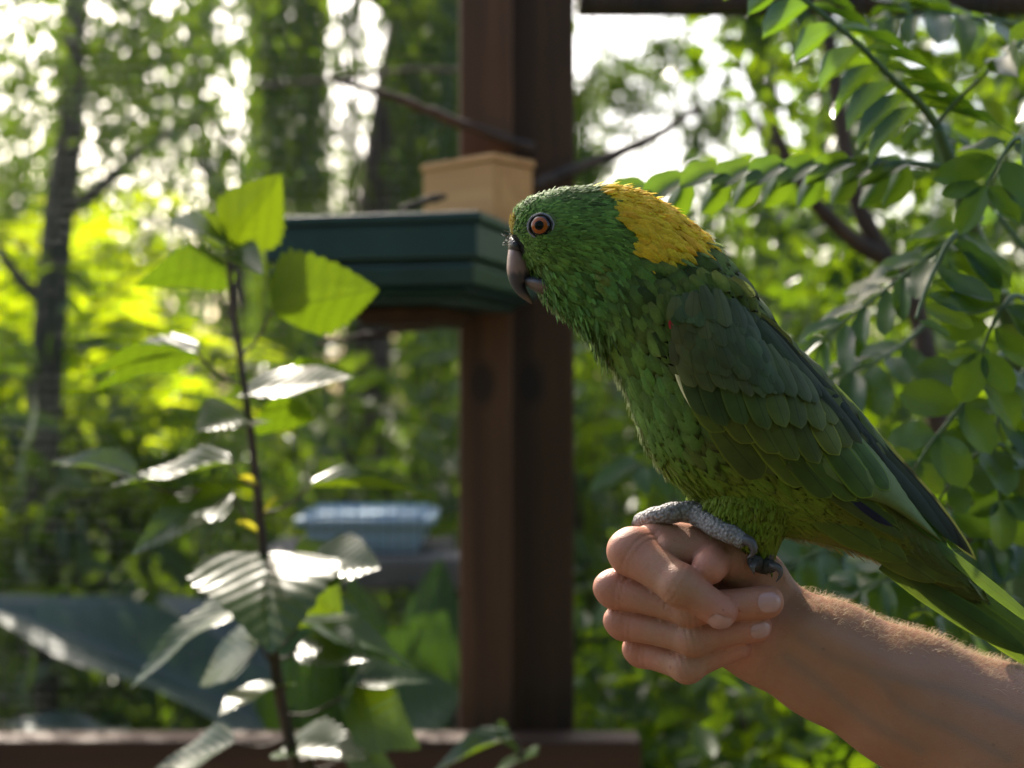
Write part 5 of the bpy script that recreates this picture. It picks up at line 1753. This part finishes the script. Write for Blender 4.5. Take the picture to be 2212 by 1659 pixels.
# palms and fronds at the left: feather palms lit from behind
def palm_frond(parent, pts, nl, ln, wd, seed, drop=0.5):
    r = np.random.default_rng(seed)
    path = spline(pts, 60)
    b = MB(); b.tube(path, np.linspace(0.008, 0.002, 60), 6)
    fr_ = obj('frond', b.mesh('rachis'), M['gstem'], parent)
    t, _, _ = frames(path)
    V, Qd, C, no_ = [], [], [], 0
    for q_ in range(nl):
        i = int(4 + 55 * q_ / nl)
        x = t[i]; n = nrm(np.array([0, 0, 1.0]) - x * x[2]); y = np.cross(n, x)
        for s in (-1, 1):
            f = q_ / nl
            l_ = ln * (0.45 + 0.75 * math.sin(math.pi * (0.12 + 0.8 * f))) * r.uniform(0.85, 1.1)
            d = nrm(x * 0.6 + y * s + n * 0.15 + r.normal(0, 0.06, 3))
            p0 = path[i]; p1 = p0 + d * l_ * 0.5; p2 = p0 + d * l_ * 0.9 + np.array([0, 0, -drop * l_ * 0.5])
            w_ = nrm(np.cross(d, n + r.normal(0, 0.3, 3))) * wd
            V += [p0 - w_ * .3, p0 + w_ * .3, p1 - w_ * .5, p1 + w_ * .5, p2]
            Qd += [[no_, no_ + 2, no_ + 3, no_ + 1], [no_ + 2, no_ + 4, no_ + 4, no_ + 3]]
            cr_ = r.uniform(0, 1, 3); C += [[*cr_, 1]] * 5
            no_ += 5
    Qd = np.array(Qd)
    q4 = Qd[0::2]; t3 = Qd[1::2][:, [0, 1, 3]]
    o = obj('leaflets', mesh_np('leaflets', np.array(V), [q4, t3], np.zeros((len(V), 2)), np.array(C)), M['palm'], fr_)
    tag(o, kind='stuff')


palm = empty('feather_palm', (P(60, 0, 3.2)[0], 3.3, 0.0), 'low palm with glowing yellow-green feather fronds behind the slender trunk', 'palm')
heart = np.array([P(30, 1250, 3.2)[0], 3.3, P(0, 1250, 3.2)[2]])
b = MB(); b.tube([heart * [1, 1, 0], heart], [0.09, 0.07], 12); obj('trunk', b.mesh('trunk'), M['palmbark'], palm)
PF = [((60, 1000), (160, 720), (330, 560), (520, 520), 3.1), ((80, 1050), (220, 850), (420, 760), (600, 800), 3.0), ((100, 1100), (250, 980), (420, 900), (560, 980), 2.9),
      ((60, 1000), (60, 700), (150, 500), (330, 420), 3.3), ((0, 1050), (-60, 800), (-20, 640), (100, 560), 3.2), ((110, 1150), (260, 1080), (400, 1060), (520, 1140), 2.8),
      ((20, 1100), (60, 900), (30, 780), (-60, 720), 3.1), ((90, 1120), (200, 1010), (320, 830), (330, 700), 3.2), ((40, 1080), (150, 860), (200, 700), (180, 560), 3.4)]
for i, (a, b_, c_, d_, D) in enumerate(PF):
    palm_frond(palm, [heart, P(*a, D), P(*b_, D), P(*c_, D - .1), P(*d_, D - .2)], 44, 0.22, 0.022, 40 + i)

# slender trunk with its crown at the far left
trk = empty('slender_tree', (P(95, 0, 2.75)[0], 2.75, 0.0), 'slender mossy trunk rising beside the glowing palm fronds', 'tree')
b = MB()
b.tube(spline([[P(90, 0, 2.75)[0], 2.75, 0], P(85, 1250, 2.75), P(95, 900, 2.75), P(112, 640, 2.75), P(128, 450, 2.75), P(150, 300, 2.75), P(160, 100, 2.78), P(170, -200, 2.8)], 40), np.linspace(0.038, 0.022, 40), 12)
b.tube(spline([P(130, 460, 2.75), P(200, 420, 2.75), P(300, 330, 2.8), P(420, 260, 2.85)], 14), np.linspace(0.018, 0.006, 14), 8)
b.tube(spline([P(110, 660, 2.75), P(40, 600, 2.75), P(-40, 480, 2.75)], 10), np.linspace(0.016, 0.008, 10), 8)
obj('trunk', b.mesh('trunk'), M['palmbark'], trk)


def box_t(r):
    D = r.uniform(2.3, 3.6)
    return P(r.uniform(-150, 560), r.uniform(-200, 400), D)


c = clumps(42, 75, box_t, 0.07, 9)
leaf_cloud('crown', c, rng.uniform(0.025, 0.05, len(c)), 'far', trk, 0.4, 10)

# weeping foliage behind the screen, centre
weep = empty('weeping_tree', (-0.3, 4.2, 0.0), 'weeping tree with hanging strands of narrow leaves behind the tray', 'tree')
b = MB()
b.tube(spline([[-0.5, 4.4, 0], [-0.45, 4.4, 1.5], [-0.3, 4.4, 2.6], [0.0, 4.4, 3.4]], 20), np.linspace(0.09, 0.05, 20), 12)
b.tube(spline([[-0.3, 4.4, 2.5], [-0.8, 4.3, 3.0], [-1.3, 4.2, 3.2]], 12), np.linspace(0.05, 0.02, 12), 8)
b.tube(spline([[-0.1, 4.4, 3.0], [0.3, 4.2, 3.3], [0.6, 4.1, 3.3]], 12), np.linspace(0.04, 0.02, 12), 8)
obj('trunk', b.mesh('trunk'), M['bark'], weep)
cs, ds = [], []
r = np.random.default_rng(77)
for i in range(120):
    x = r.choice([r.uniform(545, 690), r.uniform(860, 1010), r.uniform(690, 860)], p=[0.48, 0.42, 0.10]); D = r.uniform(3.3, 5.0)
    top_ = P(x, -300, D); bot = r.uniform(380, 1050)
    nl = int(60 * (bot + 300) / 900)
    for q_ in range(nl):
        py = -300 + (bot + 300) * q_ / nl
        cs.append(P(x + 7 * math.sin(q_ * .21 + i), py, D) + r.normal(0, 0.012, 3)); ds.append((r.normal(0, .5), r.normal(0, .5), -1.3))
cs = np.array(cs)
leaf_cloud('crown', cs, r.uniform(0.05, 0.09, len(cs)), 'far', weep, 0.22, 11, dirs=np.array(ds))

# broad leaves behind the screen
broad_meshes = [leaf_mesh('leaf', BROAD, 14, 4, f, d, w_, 0.0, sd) for f, d, w_, sd in ((0.2, 0.15, 0.03, 1), (0.12, 0.25, 0.05, 2))]
ban = empty('broad_leaf_plant', (P(350, 0, 2.0)[0], 2.1, 0.0), 'plant with huge drooping blue-grey leaves behind the lower screen', 'plant')
BL = [((660, 1610), (-90, 1205), 1.95, 2.05, 215, 34, 0), ((600, 1490), (330, 1248), 2.1, 2.25, 150, 32, 0), ((560, 1500), (450, 1180), 2.15, 2.3, 140, 30, 1),
      ((330, 1640), (40, 1500), 2.0, 1.95, 120, 20, 1)]
for a, c_, da, db, wd, ro, mi in BL:
    obj('leaf', broad_meshes[mi], M['broad'], ban, leaf_matrix(P(*a, da), P(*c_, db), wd * K1 * 2.0, ro))
for a in ((660, 1610), (600, 1490), (560, 1500), (330, 1640)):
    B = P(*a, 2.05); b = MB(); b.tube(spline([[P(450, 0, 2.1)[0], 2.15, 0], [P(480, 0, 2.1)[0], 2.15, 0.5], B + [0, 0.03, 0]], 12), np.linspace(0.02, 0.008, 12), 8)
    obj('stalk', b.mesh('stalk'), M['gstem'], ban)
ban2 = empty('green_leaf_plant', (P(800, 0, 1.85)[0], 1.85, 0.0), 'plant with large dark green leaves glowing at the edges beside the post foot', 'plant')
BL2 = [((760, 1560), (640, 1250), 1.80, 1.85, 260, 70, 0), ((800, 1560), (840, 1230), 1.82, 1.95, 280, 75, 1), ((820, 1580), (980, 1320), 1.84, 1.9, 240, 80, 0), ((780, 1600), (960, 1480), 1.75, 1.7, 240, 60, 1),
       ((760, 1600), (660, 1420), 1.8, 1.75, 220, 70, 1), ((700, 1600), (560, 1480), 1.85, 1.8, 200, 60, 0), ((880, 1580), (985, 1200), 2.0, 2.1, 220, 70, 0)]
M['green'] = leaf_mat('green_leaf', (0.025, 0.08, 0.012), (0.04, 0.11, 0.015), (0.07, 0.16, 0.006), 0.38, 0.4, 0.4)
broad2 = [m_.copy() for m_ in broad_meshes]
for m_ in broad2: m_.materials.clear()
for a, c_, da, db, wd, ro, mi in BL2:
    obj('leaf', broad2[mi], M['green'], ban2, leaf_matrix(P(*a, da), P(*c_, db), wd * K1 * 1.85, ro))
for a in BL2:
    B = P(*a[0], a[2]); b = MB(); b.tube(spline([[P(800, 0, 1.85)[0], 1.85, 0], [P(795, 0, 1.85)[0], 1.85, 0.5], B], 10), np.linspace(0.012, 0.005, 10), 8)
    obj('stalk', b.mesh('stalk'), M['gstem'], ban2)


# ferny undergrowth behind the screen

def box_u(r):
    D = r.uniform(2.5, 4.6)
    return P(r.uniform(-250, 1100), r.uniform(900, 1750), D)


c = clumps(100, 60, box_u, 0.11, 12)
ug = leaf_cloud('undergrowth', c, rng.uniform(0.05, 0.12, len(c)), 'far', None, 0.35, 13)  # darker foliage colour stands in for shade low behind the screen
tag(ug, 'tangled green undergrowth behind the screen below the palm', 'undergrowth')


# trees standing further off
def far_tree(x, y, h, w_, n_cl, per, size, seed, label, mat='far', zlo=0.35):
    t = empty('garden_tree', (x, y, 0), label, 'tree', 'trees at the back of the garden')
    r = np.random.default_rng(seed)
    b = MB()
    b.tube(spline([[x, y, 0], [x + r.normal(0, .1), y, h * .35], [x + r.normal(0, .2), y, h * .75], [x + r.normal(0, .2), y, h]], 16), np.linspace(0.11, 0.03, 16), 9)
    for i in range(5):
        z = h * r.uniform(.3, .7); a = r.uniform(0, 6.28)
        b.tube(spline([[x, y, z], [x + math.cos(a) * w_ * .3, y + math.sin(a) * w_ * .3, z + h * .12], [x + math.cos(a) * w_ * .6, y + math.sin(a) * w_ * .6, z + h * .18]], 8), np.linspace(0.045, 0.012, 8), 7)
    obj('trunk', b.mesh('trunk'), M['bark'], t)

    def bx(r_):
        a = r_.normal(0, 1, 3); a = a / np.linalg.norm(a) * r_.uniform(0.2, 1) ** 0.4
        return np.array([x + a[0] * w_, y + a[1] * w_ * .8, h * (zlo + (1 - zlo) / 2) + a[2] * h * (1 - zlo) / 2])
    c_ = clumps(n_cl, per, bx, w_ * 0.13, seed + 1)
    leaf_cloud('crown', c_, r.uniform(size * .7, size * 1.3, len(c_)), mat, t, 0.45, seed + 2)


FT = [(-3.3, 8.5, 4.6, 1.5, 52, 80, 0.09, 'broad garden tree at the far left behind the palm'),
      (-1.75, 9.5, 4.6, 1.1, 34, 80, 0.09, 'garden tree with an open crown between palm and weeping tree'),
      (0.15, 9.5, 5.0, 0.8, 34, 70, 0.11, 'tall narrow garden tree directly behind the post'),
      (1.75, 9.0, 4.6, 0.9, 34, 80, 0.09, 'garden tree with an open crown behind the dark bush'),
      (3.2, 8.0, 4.8, 1.2, 50, 70, 0.11, 'broad garden tree at the far right behind the pinnate tree'),
      (-5.2, 12, 3.4, 2.2, 60, 80, 0.15, 'large shady garden tree far behind the left palm'),
      (5.2, 12, 3.6, 2.2, 60, 80, 0.15, 'large shady garden tree far behind the pinnate tree'),
      (1.2, 13.5, 2.9, 2.2, 60, 80, 0.15, 'large shady garden tree far behind the dark bush'),
      (-2.2, 14, 2.9, 2.4, 60, 80, 0.15, 'large shady garden tree far behind the weeping tree')]
for i, (x, y, h, w_, nc, per, sz, lb) in enumerate(FT):
    far_tree(x, y, h, w_, nc, per, sz, 100 + 7 * i, lb)

# hedge closing the view low down
hedge = empty('hedge', (0, 7.0, 0.0), 'long dark green hedge closing off the garden behind the plants', 'hedge')
c = np.stack([rng.uniform(-6, 6, 26000), rng.normal(7.0, 0.35, 26000), rng.uniform(0.0, 1.9, 26000)], -1)
c[:, 2] *= 0.8 + 0.25 * np.sin(c[:, 0] * 1.7)
leaf_cloud('foliage', c, rng.uniform(0.07, 0.13, len(c)), 'far', hedge, 0.5, 15)

# added unseen hedge behind the camera, blocking sky to cut front fill
sky_block = empty('sky_block_hedge', (0, -2.6, 0.0), 'added unseen leafy hedge blocking the open sky behind the viewpoint', 'hedge')
m_ = 16000
c = np.stack([rng.uniform(-5, 5, m_), rng.normal(-2.6, 0.35, m_), rng.uniform(0.0, 4.4, m_)], -1)
leaf_cloud('foliage', c, rng.uniform(0.12, 0.2, len(c)), 'far', sky_block, 0.5, 16)
